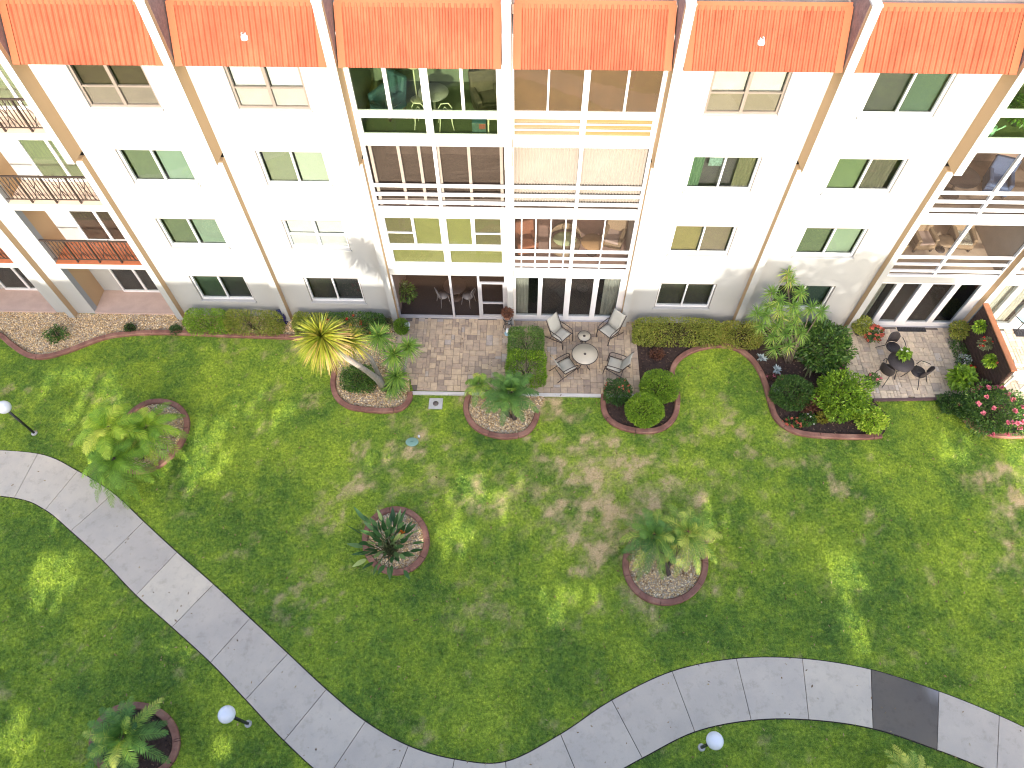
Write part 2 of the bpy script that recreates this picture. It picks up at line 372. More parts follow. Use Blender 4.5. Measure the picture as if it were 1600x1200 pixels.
# ---- open bays: slabs, side walls, back walls
def slab(x0, x1, depth):
    for k in range(1, 4):
        MB().box(x0, x1, -.012, depth, ZC[k-1], ZF[k]-.02).build('floor_slab', M_WALL, BLD)
    MB().box(x0, x1, -.012, depth, ZC[3]-.1, 11.34).build('top_slab', M_WALL, BLD)
def lanai_room(x0, x1, k, floor, back, side=None, depth=2.6):
    side = side or back
    MB().box(x0+.03, x1-.03, .02, depth-.02, ZF[k]-.019, ZF[k]).build('interior_floor', floor, BLD)
    MB().box(x0+.03, x1-.03, depth-.02, depth+.05, ZF[k], ZC[k]).build('interior_wall', back, BLD)
    MB().box(x0, x0+.03, .13, depth, ZF[k]+.0, ZC[k]).box(x1-.03, x1, .13, depth, ZF[k], ZC[k]).build('side_wall', side, BLD)
def bars(lst, m, name, parent=None):
    b = MB()
    for x0, x1, y0, y1, z0, z1 in lst: b.box(x0, x1, y0, y1, z0, z1)
    return b.build(name, m, parent or BLD)
def rails(x0, x1, zb, main, m=M_FRAME, parent=None):
    """three horizontal rails over a bottom sill, split by one main post"""
    zt = zb+.92; L = []
    for a, b in ((x0, main-.05), (main+.05, x1)):
        for q, h in ((zt, .09), (zt-.34, .08), (zt-.67, .09)): L.append((a, b, .0, .07, q-h/2, q+h/2))
    return L
for i in (4, 5, 8, 9): slab(*BAYS[i], 2.7)
b2, b3, b6, b7 = BAYS[4], BAYS[5], BAYS[8], BAYS[9]
# fourth storey, left of the pair: white framed green glass
def glazed(x0, x1, k, ups, los, zu, zl, glass, fm=M_FRAME):
    f = MB(); z0 = ZF[k]-.02; zt = ZC[k]
    ys = (-.005, .09)
    f.box(x0, x1, *ys, z0, zl[0])                       # bottom frame
    f.box(x0, x1, *ys, zl[1], zu[0])                    # middle rail
    f.box(x0, x1, *ys, zu[1], zt)                       # head
    for rowz, cells in ((zu, ups), (zl, los)):
        e = [x0]+[q for c in cells for q in c]+[x1]
        for j in range(0, len(e), 2): f.box(e[j], e[j+1], *ys, *rowz)
    o = f.build('lanai_window', fm, BLD)
    for rowz, cells in ((zu, ups), (zl, los)):
        for a, b in cells: pane_box(a, b, *rowz, .05, glass, o)
    return o
glazed(*b2, 3, [(-4.7, -3.85), (-3.75, -2.89), (-2.69, -1.86), (-1.78, -.92)], [(-4.66, -2.89), (-2.69, -.92)], (9.1, 10.42), (8.35, 8.9), G_GREEN)
lanai_room(*b2, 3, mat('green_floor', srgb(128, 138, 98, .28), .45, .15), M_GREENROOM)
for xa, xb, za, zb in ((-4.2, -3.5, 9.2, 10.2), (-2.75, -2.2, 9.3, 10.3), (-1.6, -1.0, 9.2, 10.4)):
    MB().box(xa, xb, 2.55, 2.572, za, zb).build('inner_window', mat('pale_green_light', srgb(190, 210, 160, .3), .6, .08), BLD)
# second storey, left: white frame with olive shades
o = glazed(*b2, 1, [(-4.6, -3.76), (-3.68, -2.86), (-2.64, -1.86), (-1.74, -.91)], [(-4.55, -2.84), (-2.62, -.89)], (3.96, 5.2), (3.08, 3.75), G_CLEAR)
for (a, b), c in zip([(-4.6, -3.76), (-3.68, -2.86), (-2.64, -1.86), (-1.74, -.91)], [(138, 126, 72), (172, 168, 78), (172, 168, 78), (138, 126, 72)]):
    MB().box(a, b, .10, .108, 3.96, 5.2).build('shade', flat('shade', c), o)
for a, b in ((-4.55, -2.84), (-2.62, -.89)): MB().box(a, b, .10, .108, 3.08, 3.75).build('shade', flat('shade', (178, 174, 84)), o)
for a, b in ((-4.6, -3.76), (-1.74, -.91)): bars([(a, b, .005, .05, 4.5, 4.53)], M_FRAME, 'glazing_bar', o)
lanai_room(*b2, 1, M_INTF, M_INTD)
# third storey, left: rails, beige inner posts, brown screen behind
x0, x1 = b2
o = bars(rails(x0+.12, x1-.02, 5.57, -2.74)+[(x0, x0+.12, -.005, .09, 5.55, 7.98), (-2.79, -2.69, -.004, .09, 5.55, 7.98), (x0+.12, -2.79, 0, .08, 5.55, 5.62), (-2.69, x1-.02, 0, .08, 5.55, 5.62), (x1-.02, x1, 0, .08, 5.55, 7.98)], M_FRAME, 'lanai_rails')
posts = []
for px in (578, 622, 654, 680, 684, 732, 783):
    xx = at_y(px, 230, .16).x; posts.append((xx-.045, xx+.045, .12, .2, 5.62, 7.98))
posts += [(x0, x1, .125, .195, 6.36, 6.44), (x0, x1, .125, .195, 6.06, 6.12), (x0, x1, .125, .195, 5.78, 5.84)]
bars(posts, mat('beige_post', (.21, .18, .155), .5, .1), 'inner_posts', o)
pane_box(x0, x1, 5.62, 7.98, .24, screen_mat('brown_woven_screen', (.050, .039, .031), .72), o, 'insect_screen')
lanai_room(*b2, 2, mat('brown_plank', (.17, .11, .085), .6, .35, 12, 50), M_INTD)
# ground storey, left: dark screened patio room with a screen door
o = bars([(x0, x0+.07, 0, .08, .06, 2.5), (-2.785, -2.705, 0, .08, .16, 2.5), (-1.79, -1.71, 0, .08, .16, 2.5), (x1-.12, x1, 0, .08, .06, 2.5), (x0+.07, x1-.12, -.002, .09, .06, .16)], M_GREYMETAL, 'screen_enclosure')
bars([(-1.71, x1-.12, .01, .07, 2.05, 2.12), (-1.71, -1.65, .01, .07, .16, 2.05), (x1-.18, x1-.12, .01, .07, .16, 2.05), (-1.65, x1-.18, .01, .07, .95, 1.01), (-1.65, x1-.18, .01, .07, .16, .28)], M_GREYMETAL, 'screen_door', o)
pane_box(x0, x1-.1, .16, 2.5, .045, screen_mat('orange_brown_screen', (.5, .3, .2), .03), o, 'insect_screen')
lanai_room(*b2, 0, mat('black_floor', (.012, .012, .014), .6, .2), M_DARK, M_INTD)
# fourth storey, right of the pair: brown screens above, yellow panels behind slats below
o = glazed(*b3, 3, [(-.46, .41), (.46, 1.34), (1.5, 2.45), (2.51, 3.34)], [(-.46, 1.34), (1.5, 3.3)], (9.12, 10.42), (8.36, 8.92), G_CLEAR)
for a, b in ((-.46, .41), (.46, 1.34), (1.5, 2.45), (2.51, 3.34)):
    MB().box(a, b, .075, .083, 9.12, 10.42).build('solar_screen', mat('brown_solar_screen', srgb(135, 98, 62, KL), .8, .22, 2.2, 40), o)
bars([(-.46, 1.34, .0, .03, z, z+.035) for z in (8.54, 8.73)]+[(1.5, 3.3, .0, .03, z, z+.035) for z in (8.54, 8.73)], M_FRAME, 'slat', o)
for a, b, c in ((-.46, 1.34, (222, 186, 130)), (1.5, 3.3, (226, 184, 102))): MB().box(a, b, .052, .06, 8.34, 8.94).build('yellow_panel', flat('panel', c, .27), o)
lanai_room(*b3, 3, M_INTF, M_INT)
# third storey, right: white ribbed storm shutter behind rails
x0, x1 = b3
o = bars(rails(x0+.03, x1-.1, 5.57, 1.44)+[(x0, x0+.03, -.005, .09, 5.55, 7.98), (x1-.1, x1, -.005, .09, 5.55, 7.98), (1.39, 1.49, -.004, .09, 5.55, 7.98), (x0+.03, 1.39, 0, .08, 5.55, 5.62), (1.49, x1-.1, 0, .08, 5.55, 5.62)], M_FRAME, 'lanai_rails')
n = 44; rows = []
for z in (5.62, 7.97): rows.append([(x0+.02+(x1-x0-.04)*i/(n*2), .16+(.055 if i % 2 else 0), z) for i in range(n*2+1)])
MB().sheet(rows, False).build('storm_shutter', mat('ivory_shutter', srgb(228, 216, 202, .34), .5, .10, 1.2, 80), o, solid=.004)
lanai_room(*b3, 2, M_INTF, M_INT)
# second storey, right: rails and thin mullions, furnished room behind
thin = lambda xs, z0, z1: [(q-.02, q+.02, .075, .115, z0, z1) for q in xs]
o = bars(rails(x0+.05, x1-.12, 2.82, 1.44)+[(x0, x0+.05, -.005, .09, 2.8, 5.24), (x1-.12, x1, -.005, .09, 2.8, 5.24), (1.38, 1.5, -.004, .09, 2.8, 5.24), (x0+.05, 1.38, 0, .08, 2.8, 2.87), (1.5, x1-.12, 0, .08, 2.8, 2.87)], M_FRAME, 'lanai_rails')
for q in (-.24, .22, .70, 1.17, 2.41): bars(thin((q,), 2.87, 5.24), M_FRAME, 'mullion', o)
pane_box(x0, x1, 2.87, 5.24, .125, screen_mat('thin_screen', (.07, .055, .045), .2), o, 'insect_screen')
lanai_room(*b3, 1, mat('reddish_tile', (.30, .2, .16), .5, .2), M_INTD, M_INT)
# ground storey: sliding glass doors
def sliders(x0, x1, panes, curt, screenmat=SCREENL):
    z0 = .06; f = MB(); yb = .12
    e = [x0]+[q for p in panes for q in p]+[x1]
    f.box(x0, x1, .0, yb, z0, .3).box(x0, x1, .0, yb, 2.44, 2.5)
    for j in range(0, len(e), 2): f.box(e[j], e[j+1], -.004 if 0 < j < len(e)-2 else .0, yb, .3, 2.44)
    MB().box(x0+.03, x1-.03, -.05, -.006, .052, .10).build('threshold', M_GREYMETAL, (o := f.build('sliding_door', M_FRAME, BLD)))
    for i, (a, b) in enumerate(panes):
        pane_box(a, b, .3, 2.44, .05, G_GREY, o)
        if 0 < i < 3: pane_box(a, b, .3, 2.44, .025, screenmat, o, 'insect_screen')
    for a, b, c in curt: curtain(MB(), a, b, .15, 2.48, .22, max(2, int((b-a)*9)), .03).build('curtain', mat('curtain_cream_%d' % int(c*100), (c, c*.93, c*.78), .8, .1), o)
    return o
sliders(*b3, [(-.43, .36), (.51, 1.32), (1.52, 2.3), (2.48, 3.23)], [(-.45, .02, .34), (2.7, 3.3, .34)])
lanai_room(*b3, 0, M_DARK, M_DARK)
# right lanai bay and the one after it
for (x0, x1), main, ms in ((b6, 13.75, 4), (b7, 18.1, 4)):
    w_ = x1-x0; p = [(x0+w_*a, x0+w_*b) for a, b in ((.035, .18), (.235, .395), (.49, .685), (.735, .915))]
    sliders(x0, x1, p, [(x0+.1, x0+.5, .3)] if x0 < 15 else [(x0+.1, x0+1.5, .5), (x0+1.7, x1-.3, .5)])
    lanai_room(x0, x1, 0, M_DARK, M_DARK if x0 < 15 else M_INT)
    for k in (1, 2):
        o = bars(rails(x0+.04, x1-.04, ZF[k], main)+[(x0, x0+.04, -.005, .09, ZF[k]-.02, ZC[k]), (x1-.04, x1, -.005, .09, ZF[k]-.02, ZC[k]), (main-.05, main+.05, -.004, .09, ZF[k]-.02, ZC[k]),
            (x0+.04, main-.05, 0, .08, ZF[k]-.02, ZF[k]+.06), (main+.05, x1-.04, 0, .08, ZF[k]-.02, ZF[k]+.06)], M_FRAME, 'lanai_rails')
        pane_box(x0, x1, ZF[k]+.06, ZC[k], .125, _mc['thin_screen'], o, 'insect_screen')
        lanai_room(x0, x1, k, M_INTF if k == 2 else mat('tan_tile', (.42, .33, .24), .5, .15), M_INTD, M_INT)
    h = (x0+x1)/2
    glazed(x0, x1, 3, [(x0+.12, x0+1.0), (x0+1.08, h-.1), (h+.1, x1-1.08), (x1-1.0, x1-.12)], [(x0+.12, h-.1), (h+.1, x1-.12)], (9.34, 10.42), (8.44, 9.14), G_GREEN)
    lanai_room(x0, x1, 3, mat('green_floor', (.3, .3, .2), .5), M_GREENROOM)
# ---- left balconies
def balcony_bay(x0, x1, xo0, xo1, doors):
    MB().box(x0, xo0, 0, .25, -.05, 11.34).box(xo1, x1, 0, .25, -.05, 11.34).build('wall', M_WALL, BLD)
    MB().box(x0, x1, 1.07, 2.74, -.05, 11.6).build('balcony_back_wall', M_WALL, BLD)
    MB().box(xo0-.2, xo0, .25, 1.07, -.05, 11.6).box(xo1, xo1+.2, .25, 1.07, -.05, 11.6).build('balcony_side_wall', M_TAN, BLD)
    for k in range(1, 4): MB().box(xo0, xo1, .004, 1.07, ZC[k-1]+.03, ZF[k]-.03).build('balcony_slab', M_WALL, BLD)
    MB().box(xo0, xo1, .004, 1.07, 10.55, 11.34).build('top_slab', M_WALL, BLD)
    for k in range(4):
        m = M_TERRA if k == 1 else (M_FLOORP if k == 0 else mat('beige_tile', (.52, .40, .32), .6, .12))
        MB().box(xo0+.004, xo1-.004, -.02 if k else -.03, 1.066, ZF[k]-.03 if k else -.02, ZF[k]-.002 if k else .10).build('balcony_floor', m, BLD)
        z0 = ZF[k]+.12; z1 = ZF[k]+2.1
        dx0, dx1 = doors
        dm = (dx0+dx1)/2
        f = MB().box(dx0, dx1, 1.0, 1.066, z0-.1, z0).box(dx0, dx1, 1.0, 1.066, z1, z1+.06)
        for a, b in ((dx0, dx0+.07), (dm-.05, dm+.05), (dx1-.07, dx1)): f.box(a, b, 1.0, 1.066, z0, z1)
        o = f.build('balcony_door', M_FRAME, BLD)
        c = [(66, 66, 66), (92, 66, 48), (150, 165, 110), (170, 180, 130)][k]
        for a, b in ((dx0+.07, dm-.05), (dm+.05, dx1-.07)):
            pane_box(a, b, z0, z1, 1.03, G_CLEAR, o)
            MB().box(a, b, 1.05, 1.06, z0, z1).build('blind', flat('blind', c), o)
        if k == 0: continue
        # wrought iron railing
        zb, zt = ZF[k]+.14, ZF[k]+1.06; rl = MB()
        rl.box(xo0, xo1, .03, .075, zt-.03, zt+.02); 
        r_ = rl.build('railing', M_BRONZE, BLD)
        MB().box(xo0, xo1, .04, .065, zb-.015, zb+.015).build('bottom_rail', M_BRONZE, r_)
        bl = MB(); nb = 24
        for j in range(1, nb):
            xx = xo0+(xo1-xo0)*j/nb
            bl.box(xx-.010, xx+.010, .042, .062, zb+.015, zt-.03)
        bl.build('balusters', M_BRONZE, r_)
        for j in (6, 12, 18):
            xx = xo0+(xo1-xo0)*j/24
            MB().box(xx-.022, xx+.022, .027, .082, ZF[k]-.01, zt+.026).build('railing_post', M_BRONZE, r_)
        xb = MB()
        for j in (3, 9, 15, 21):
            xx = xo0+(xo1-xo0)*j/24
            xb.tube([(xx-.2, .07, zb), (xx+.2, .07, zt-.03)], .011, 5); xb.tube([(xx+.2, .036, zb), (xx-.2, .036, zt-.03)], .011, 5)
        xb.build('cross_brace', M_BRONZE, r_)
balcony_bay(-17.15, -13.22, -16.45, -13.34, (-15.65, -13.8))
balcony_bay(-21.3, -17.37, -21.0, -17.95, (-20.3, -18.3))
# ------------------------------------------------------------------ grounds
def G(pts, z=0.0): return [at(x, y, z) for x, y in pts]
def catmull(P, n=6, closed=False):
    P = [Vector(p) for p in P]; out = []; m = len(P)
    for i in range(m if closed else m-1):
        a, b, c, d = [P[(i+k) % m] if closed else P[min(max(i+k, 0), m-1)] for k in (-1, 0, 1, 2)]
        for s in range(n):
            t = s/n
            out.append(.5*((2*b)+(c-a)*t+(2*a-5*b+4*c-d)*t*t+(3*b-a-3*c+d)*t**3))
    if not closed: out.append(P[-1])
    return out
def inside(X, Y, poly):
    r = np.zeros(X.shape, bool); n = len(poly)
    for i in range(n):
        x0, y0 = poly[i][0], poly[i][1]; x1, y1 = poly[(i+1) % n][0], poly[(i+1) % n][1]
        if y0 == y1: continue
        c = ((y0 > Y) != (y1 > Y)) & (X < (x1-x0)*(Y-y0)/(y1-y0)+x0); r ^= c
    return r
def vnoise(X, Y, s, seed):
    g = np.random.default_rng(seed).random((256, 256)); x, y = X*s+100, Y*s+100
    xi, yi = np.floor(x).astype(int), np.floor(y).astype(int); fx, fy = x-xi, y-yi
    fx, fy = fx*fx*(3-2*fx), fy*fy*(3-2*fy); a = lambda i, j: g[(xi+i) % 256, (yi+j) % 256]
    return (a(0, 0)*(1-fx)+a(1, 0)*fx)*(1-fy)+(a(0, 1)*(1-fx)+a(1, 1)*fx)*fy
def fbm(X, Y, s, seed): return sum(vnoise(X, Y, s*2**k, seed+k)*.5**(k+1) for k in range(4))/.9375

# path slabs: joints read from the picture, outer end / inner end
JO = [(-60, 702), (60, 710), (122, 737), (178, 772), (225, 816), (277, 864), (334, 914), (391, 967), (450, 1022), (510, 1078), (571, 1128), (638, 1166), (710, 1187), (790, 1191), (876, 1148), (956, 1095), (1050, 1050), (1150, 1030), (1253, 1030), (1360, 1047), (1466, 1081), (1560, 1119), (1660, 1167)]
JI = [(-90, 768), (24, 778), (72, 797), (112, 830), (163, 877), (214, 930), (270, 980), (330, 1035), (385, 1093), (445, 1157), (512, 1216), (600, 1263), (692, 1288), (798, 1290), (912, 1234), (1003, 1184), (1085, 1143), (1173, 1125), (1263, 1124), (1363, 1138), (1463, 1171), (1556, 1208), (1640, 1250)]
def edge(P, n=8): return catmull(G(P), n)
EO, EI = edge(JO), edge(JI)
PATH_POLY = [(p.x, p.y) for p in EO]+[(p.x, p.y) for p in reversed(EI)]
def path_mat(name, wet=False):
    m, nt, p, out = nodes(name)
    a = N(nt, 'ShaderNodeAttribute', attribute_name='tint')
    n1, n2, n3 = noise(nt, .9, 5), noise(nt, 120, 3), noise(nt, 3.5, 6, .7)
    base = ramp(nt, a.outputs['Fac'], [(0, (.465, .40, .325)), (.5, (.525, .458, .375)), (1, (.61, .525, .405))]).outputs[0]
    c = mix(nt, 1., base, ramp(nt, n1.outputs[0], [(.3, (.88, .88, .89)), (.7, (1.08, 1.07, 1.04))]).outputs[0], 'MULTIPLY')
    c = mix(nt, 1., c, ramp(nt, n3.outputs[0], [(.25, (.76, .74, .72)), (.48, (1, 1, 1))]).outputs[0], 'MULTIPLY')
    c = mix(nt, 1., c, ramp(nt, n2.outputs[0], [(.3, (.93, .93, .93)), (.7, (1.05, 1.05, 1.05))]).outputs[0], 'MULTIPLY')
    if wet:
        k = ramp(nt, a.outputs['Fac'], [(.16, (.55, .55, .55)), (.40, (1, 1, 1))]).outputs[0]
        c = mix(nt, k, (.42, .40, .39), mix(nt, 1., c, (.22, .205, .19), 'MULTIPLY'))
    nt.links.new(c, p.inputs['Base Color']); p.inputs['Roughness'].default_value = .8 if not wet else .5
    bump(nt, n2.outputs[0], p, .25, .006); return m
def slab_mesh(mb, i, z=.045):
    a, b = EO[i*8:i*8+9], EI[i*8:i*8+9]; a, b = [p.copy() for p in a], [p.copy() for p in b]
    for q in (a, b):
        q[0] += (q[1]-q[0]).normalized()*.009; q[-1] += (q[-2]-q[-1]).normalized()*.009
    rows = []
    for s in np.linspace(0, 1, 5): rows.append([Vector(((p*(1-s)+r*s).x, (p*(1-s)+r*s).y, z)) for p, r in zip(a, b)])
    mb.sheet(rows, False)
    ring = rows[0]+[r[-1] for r in rows[1:-1]]+rows[-1][::-1]+[r[0] for r in rows[1:-1]][::-1]
    n = len(ring); mb.add(ring+[Vector((p.x, p.y, -.06)) for p in ring], [(k, k+n, (k+1) % n+n, (k+1) % n) for k in range(n)])
mb = MB(); tints = []
for i in range(len(JO)-1):
    if i == 19: continue
    n0 = len(mb.v); slab_mesh(mb, i); tints += [[.75, .7, .62, .35, .25, .95, .3, .25, .4, .55, .35, .4, .5, .4, .45, .35, .4, .5, .75, .5, .3, .4][i]]*(len(mb.v)-n0)
def set_tint(o, t):
    at_ = o.data.attributes.new('tint', 'FLOAT', 'POINT'); at_.data.foreach_set('value', np.asarray(t, np.float32))
o = mb.build('path', path_mat('path_concrete')); set_tint(o, tints); tag(o, kind='structure')
mb = MB(); slab_mesh(mb, 19); o = mb.build('wet_path', path_mat('wet_concrete', True))
c_ = at(1463, 1080); set_tint(o, [min(1, max(0, -.0+.12+.62*((Vector(v).xy-c_.xy).length)+.05*math.sin(7*v[1]))) for v in mb.v]); tag(o, kind='structure')
M_SOIL = mat('dark_soil', (.035, .026, .022), .95, .35, 12, 70, .4)
mb = MB()
ex = []
for P, Q in ((EO, EI), (EI, EO)):
    ex.append([p+(p-q).normalized()*.03 for p, q in zip(P, Q)])
mb.sheet([[Vector((p.x, p.y, .012)) for p in ex[0]], [Vector((p.x, p.y, .012)) for p in ex[1]]]); tag(mb.build('soil', M_SOIL), kind='structure')
PATH_WIDE = [(p.x, p.y) for p in ex[0]]+[(p.x, p.y) for p in reversed(ex[1])]

# beds and patios (picture outlines on the ground)
E_LEFT = [(-25, 520), (0, 524), (20, 540), (45, 556), (70, 559), (100, 552), (130, 541), (160, 530), (190, 524), (240, 521), (300, 522), (360, 525), (420, 527), (462, 529), (500, 538), (519, 556), (523, 578), (521, 602), (527, 622), (545, 636), (570, 641), (600, 643), (625, 640), (639, 627), (641, 614)]
E_PALM = [(734, 614), (728, 638), (735, 659), (750, 673), (775, 682), (800, 683), (822, 677), (835, 661), (840, 645)]
E_RIGHT = [(943, 618), (943, 640), (953, 658), (975, 670), (1005, 675), (1030, 672), (1048, 660), (1057, 640), (1057, 610), (1049, 588), (1056, 567), (1075, 552), (1100, 544), (1125, 541), (1150, 546), (1170, 559), (1185, 578), (1195, 601), (1203, 630), (1212, 654), (1230, 670), (1255, 679), (1300, 683), (1350, 684), (1376, 682)]
E_FAR = [(1506, 656), (1525, 670), (1550, 680), (1585, 682), (1610, 679), (1640, 668)]
def ellipse(cx, cy, rx, ry, n=20, rot=0):
    return [(cx+rx*math.cos(a)*math.cos(rot)-ry*math.sin(a)*math.sin(rot), cy+rx*math.cos(a)*math.sin(rot)+ry*math.sin(a)*math.cos(rot)) for a in (2*math.pi*k/n for k in range(n))]
O_LEFT = [(240, 629), (264, 630), (283, 640), (293, 658), (290, 680), (278, 702), (258, 722), (235, 735), (210, 737), (192, 728), (183, 712), (184, 690), (192, 668), (206, 648), (222, 635)]
O_MID = ellipse(619, 846, 48, 49)
O_BIG = ellipse(1039, 882, 62, 60)
O_LOW = ellipse(212, 1160, 65, 57)
BEDS = {'gravel_a': E_LEFT[:14]+[(470, 500), (280, 492), (120, 490), (-25, 484)], 'gravel_b': E_LEFT[13:]+[(634, 560), (612, 500), (470, 500)],
        'gravel_c': E_PALM+[(852, 612), (850, 512), (790, 506), (770, 560)], 'mulch_a': E_RIGHT+[(1388, 655), (1362, 624), (1325, 590), (1332, 512), (1316, 509), (1150, 505), (990, 502), (1000, 612)],
        'mulch_b': [(1465, 622), (1480, 640)]+E_FAR+[(1640, 622), (1548, 622), (1512, 540), (1500, 512), (1488, 512), (1500, 560), (1515, 618)],
        'gravel_d': O_LEFT, 'gravel_e': O_MID, 'gravel_f': O_BIG, 'mulch_c': O_LOW}
BEDW = {k: [(p.x, p.y) for p in catmull(G(v), 3, True)] for k, v in BEDS.items()}
M_GRAVBASE = mat('gravel_base', (.38, .30, .21), .9, .3, 8, 60, .4)
M_MULCH = mat('brown_mulch', (.045, .026, .020), .95, .4, 9, 60, .5)
def fan(name, poly, z, m, kind='structure'):
    from mathutils.geometry import delaunay_2d_cdt
    V2 = [Vector((p[0], p[1])) for p in poly]; n = len(V2)
    v, _, f, *_r = delaunay_2d_cdt(V2, [(i, (i+1) % n) for i in range(n)], [], 0, 1e-5)
    c = np.array([[sum(v[i].x for i in t)/3, sum(v[i].y for i in t)/3] for t in f]); ok = inside(c[:, 0], c[:, 1], poly)
    me = bpy.data.meshes.new(name); me.from_pydata([(p.x, p.y, z) for p in v], [], [t for t, k in zip(f, ok) if k])
    me.materials.append(m); return tag(link(bpy.data.objects.new(name, me)), kind=kind)
for i, (k, v) in enumerate(BEDW.items()):
    fan('gravel_bed' if k[0] == 'g' else 'mulch_bed', v, .018+.0004*i, M_GRAVBASE if k[0] == 'g' else M_MULCH)
def scatter(poly, n):
    P = np.array(poly); lo, hi = P.min(0), P.max(0); X = rng.uniform(lo[0], hi[0], n); Y = rng.uniform(lo[1], hi[1], n)
    k = inside(X, Y, poly); return X[k], Y[k]
# stones
SV, SF, ST = [], [], []; ns = 0
for k, v in BEDW.items():
    if k[0] != 'g': continue
    P = np.array(v); area = np.prod(P.max(0)-P.min(0)); X, Y = scatter(v, int(area*700))
    n = len(X); r = rng.uniform(.014, .032, n); ax = rng.uniform(.6, 1.5, (n, 2))
    o6 = np.array([[1, 0, 0], [0, 1, 0], [-1, 0, 0], [0, -1, 0], [0, 0, 1], [0, 0, -1.]])+0
    V = o6[None]+rng.normal(0, .22, (n, 6, 3)); V[..., 0] *= ax[:, :1]; V[..., 2] *= .6
    th = rng.uniform(0, 6.28, n); c, s = np.cos(th)[:, None], np.sin(th)[:, None]
    V = np.stack([V[..., 0]*c-V[..., 1]*s, V[..., 0]*s+V[..., 1]*c, V[..., 2]], -1)*r[:, None, None]
    V += np.stack([X, Y, .022+r*.35], -1)[:, None]
    f8 = np.array([[0, 1, 4], [1, 2, 4], [2, 3, 4], [3, 0, 4], [1, 0, 5], [2, 1, 5], [3, 2, 5], [0, 3, 5]])
    SV.append(V.reshape(-1, 3)); SF.append((f8[None]+(np.arange(n)*6)[:, None, None]+ns).reshape(-1, 3)); ST.append(np.repeat(rng.random(n), 6)); ns += n*6
M_STONE = leaf_mat('river_stones', [(0, (.17, .095, .045)), (.25, (.46, .30, .14)), (.5, (.66, .47, .25)), (.75, (.78, .60, .35)), (.9, (.85, .75, .55)), (1, (.30, .27, .25))], .7, 0.)
o = np_mesh('gravel', np.concatenate(SV), np.concatenate(SF), M_STONE, None, np.concatenate(ST)); tag(o, kind='stuff')
# mulch chips
L = Leaves()
for k, v in BEDW.items():
    if k[0] == 'g': continue
    P = np.array(v); X, Y = scatter(v, int(np.prod(P.max(0)-P.min(0))*260)); n = len(X)
    L.straps(np.stack([X, Y, rng.uniform(.022, .04, n)], -1), np.stack([rng.normal(0, 1, n), rng.normal(0, 1, n), rng.normal(0, .25, n)], -1), rng.uniform(.03, .09, n), rng.uniform(.012, .03, n), .1, rng.random(n), 1, [1, .7])
tag(L.build('mulch', leaf_mat('mulch_chips', [(0, (.02, .012, .01)), (.5, (.05, .028, .02)), (.85, (.10, .055, .035)), (1, (.2, .13, .09))], .9, 0)), kind='stuff')

# edging kerbs
M_EDGE = None
def edge_mat():
    m, nt, p, out = nodes('red_stamped_concrete')
    n1, n2, n3 = noise(nt, 2.2, 5), noise(nt, 70, 3), noise(nt, 9, 4)
    c = ramp(nt, n1.outputs[0], [(.3, (.14, .058, .040)), (.5, (.22, .098, .068)), (.72, (.33, .175, .12))]).outputs[0]
    c = mix(nt, ramp(nt, n3.outputs[0], [(.6, (0, 0, 0)), (.75, (.7, .7, .7))]).outputs[0], c, (.15, .055, .05))
    nt.links.new(c, p.inputs['Base Color']); p.inputs['Roughness'].default_value = .75; bump(nt, n2.outputs[0], p, .4, .008); return m
M_EDGE = edge_mat()
def edging(pts, label, closed=False, seg=9, w=.095, h=.125):
    P = catmull(G(pts), 5, closed)
    if closed: P = P+[P[0]]
    t = thing('bed_edging', label, 'edging', (0, 0, 0), 0, 'red concrete edgings round the planting beds')
    mb = MB(); i = 0; prof = [(-w, -.03), (-w, h*.75), (-w*.72, h), (w*.72, h), (w, h*.75), (w, -.03)]
    while i < len(P)-1:
        j = min(i+seg, len(P)-1); Q = [p.copy() for p in P[i:j+1]]
        if len(Q) > 1:
            Q[-1] = Q[-1]+(Q[-2]-Q[-1]).normalized()*.012
            rows = []
            for k, p in enumerate(Q):
                d = (Q[min(k+1, len(Q)-1)]-Q[max(k-1, 0)]).normalized(); nn = Vector((-d.y, d.x, 0))
                rows.append([p+nn*a+Vector((0, 0, b)) for a, b in prof])
            mb.sheet(rows, False); mb.add(rows[0], [tuple(range(6))]); mb.add(rows[-1], [tuple(range(5, -1, -1))])
        i = j
    mb.build('kerb', M_EDGE, t)
    return t
edging(E_LEFT, 'long winding red kerb from the left gravel strip round the leaning palm')
edging(E_PALM, 'U shaped red kerb around the bushy palm before the middle patio')
edging(E_RIGHT, 'S shaped red kerb round the green globes and up past the dragon trees')
edging(E_FAR, 'short curved red kerb under the pink rose bush')
edging(O_LEFT, 'egg shaped red kerb ring around the palm clump near the left lamp', True)
edging(O_MID, 'round red kerb ring holding the broad leaved clump in mid lawn', True)
edging(O_BIG, 'large round red kerb ring with pebbles around the twin palm', True)
edging(O_LOW, 'brownish kerb ring with dark mulch around the lowest palm', True)

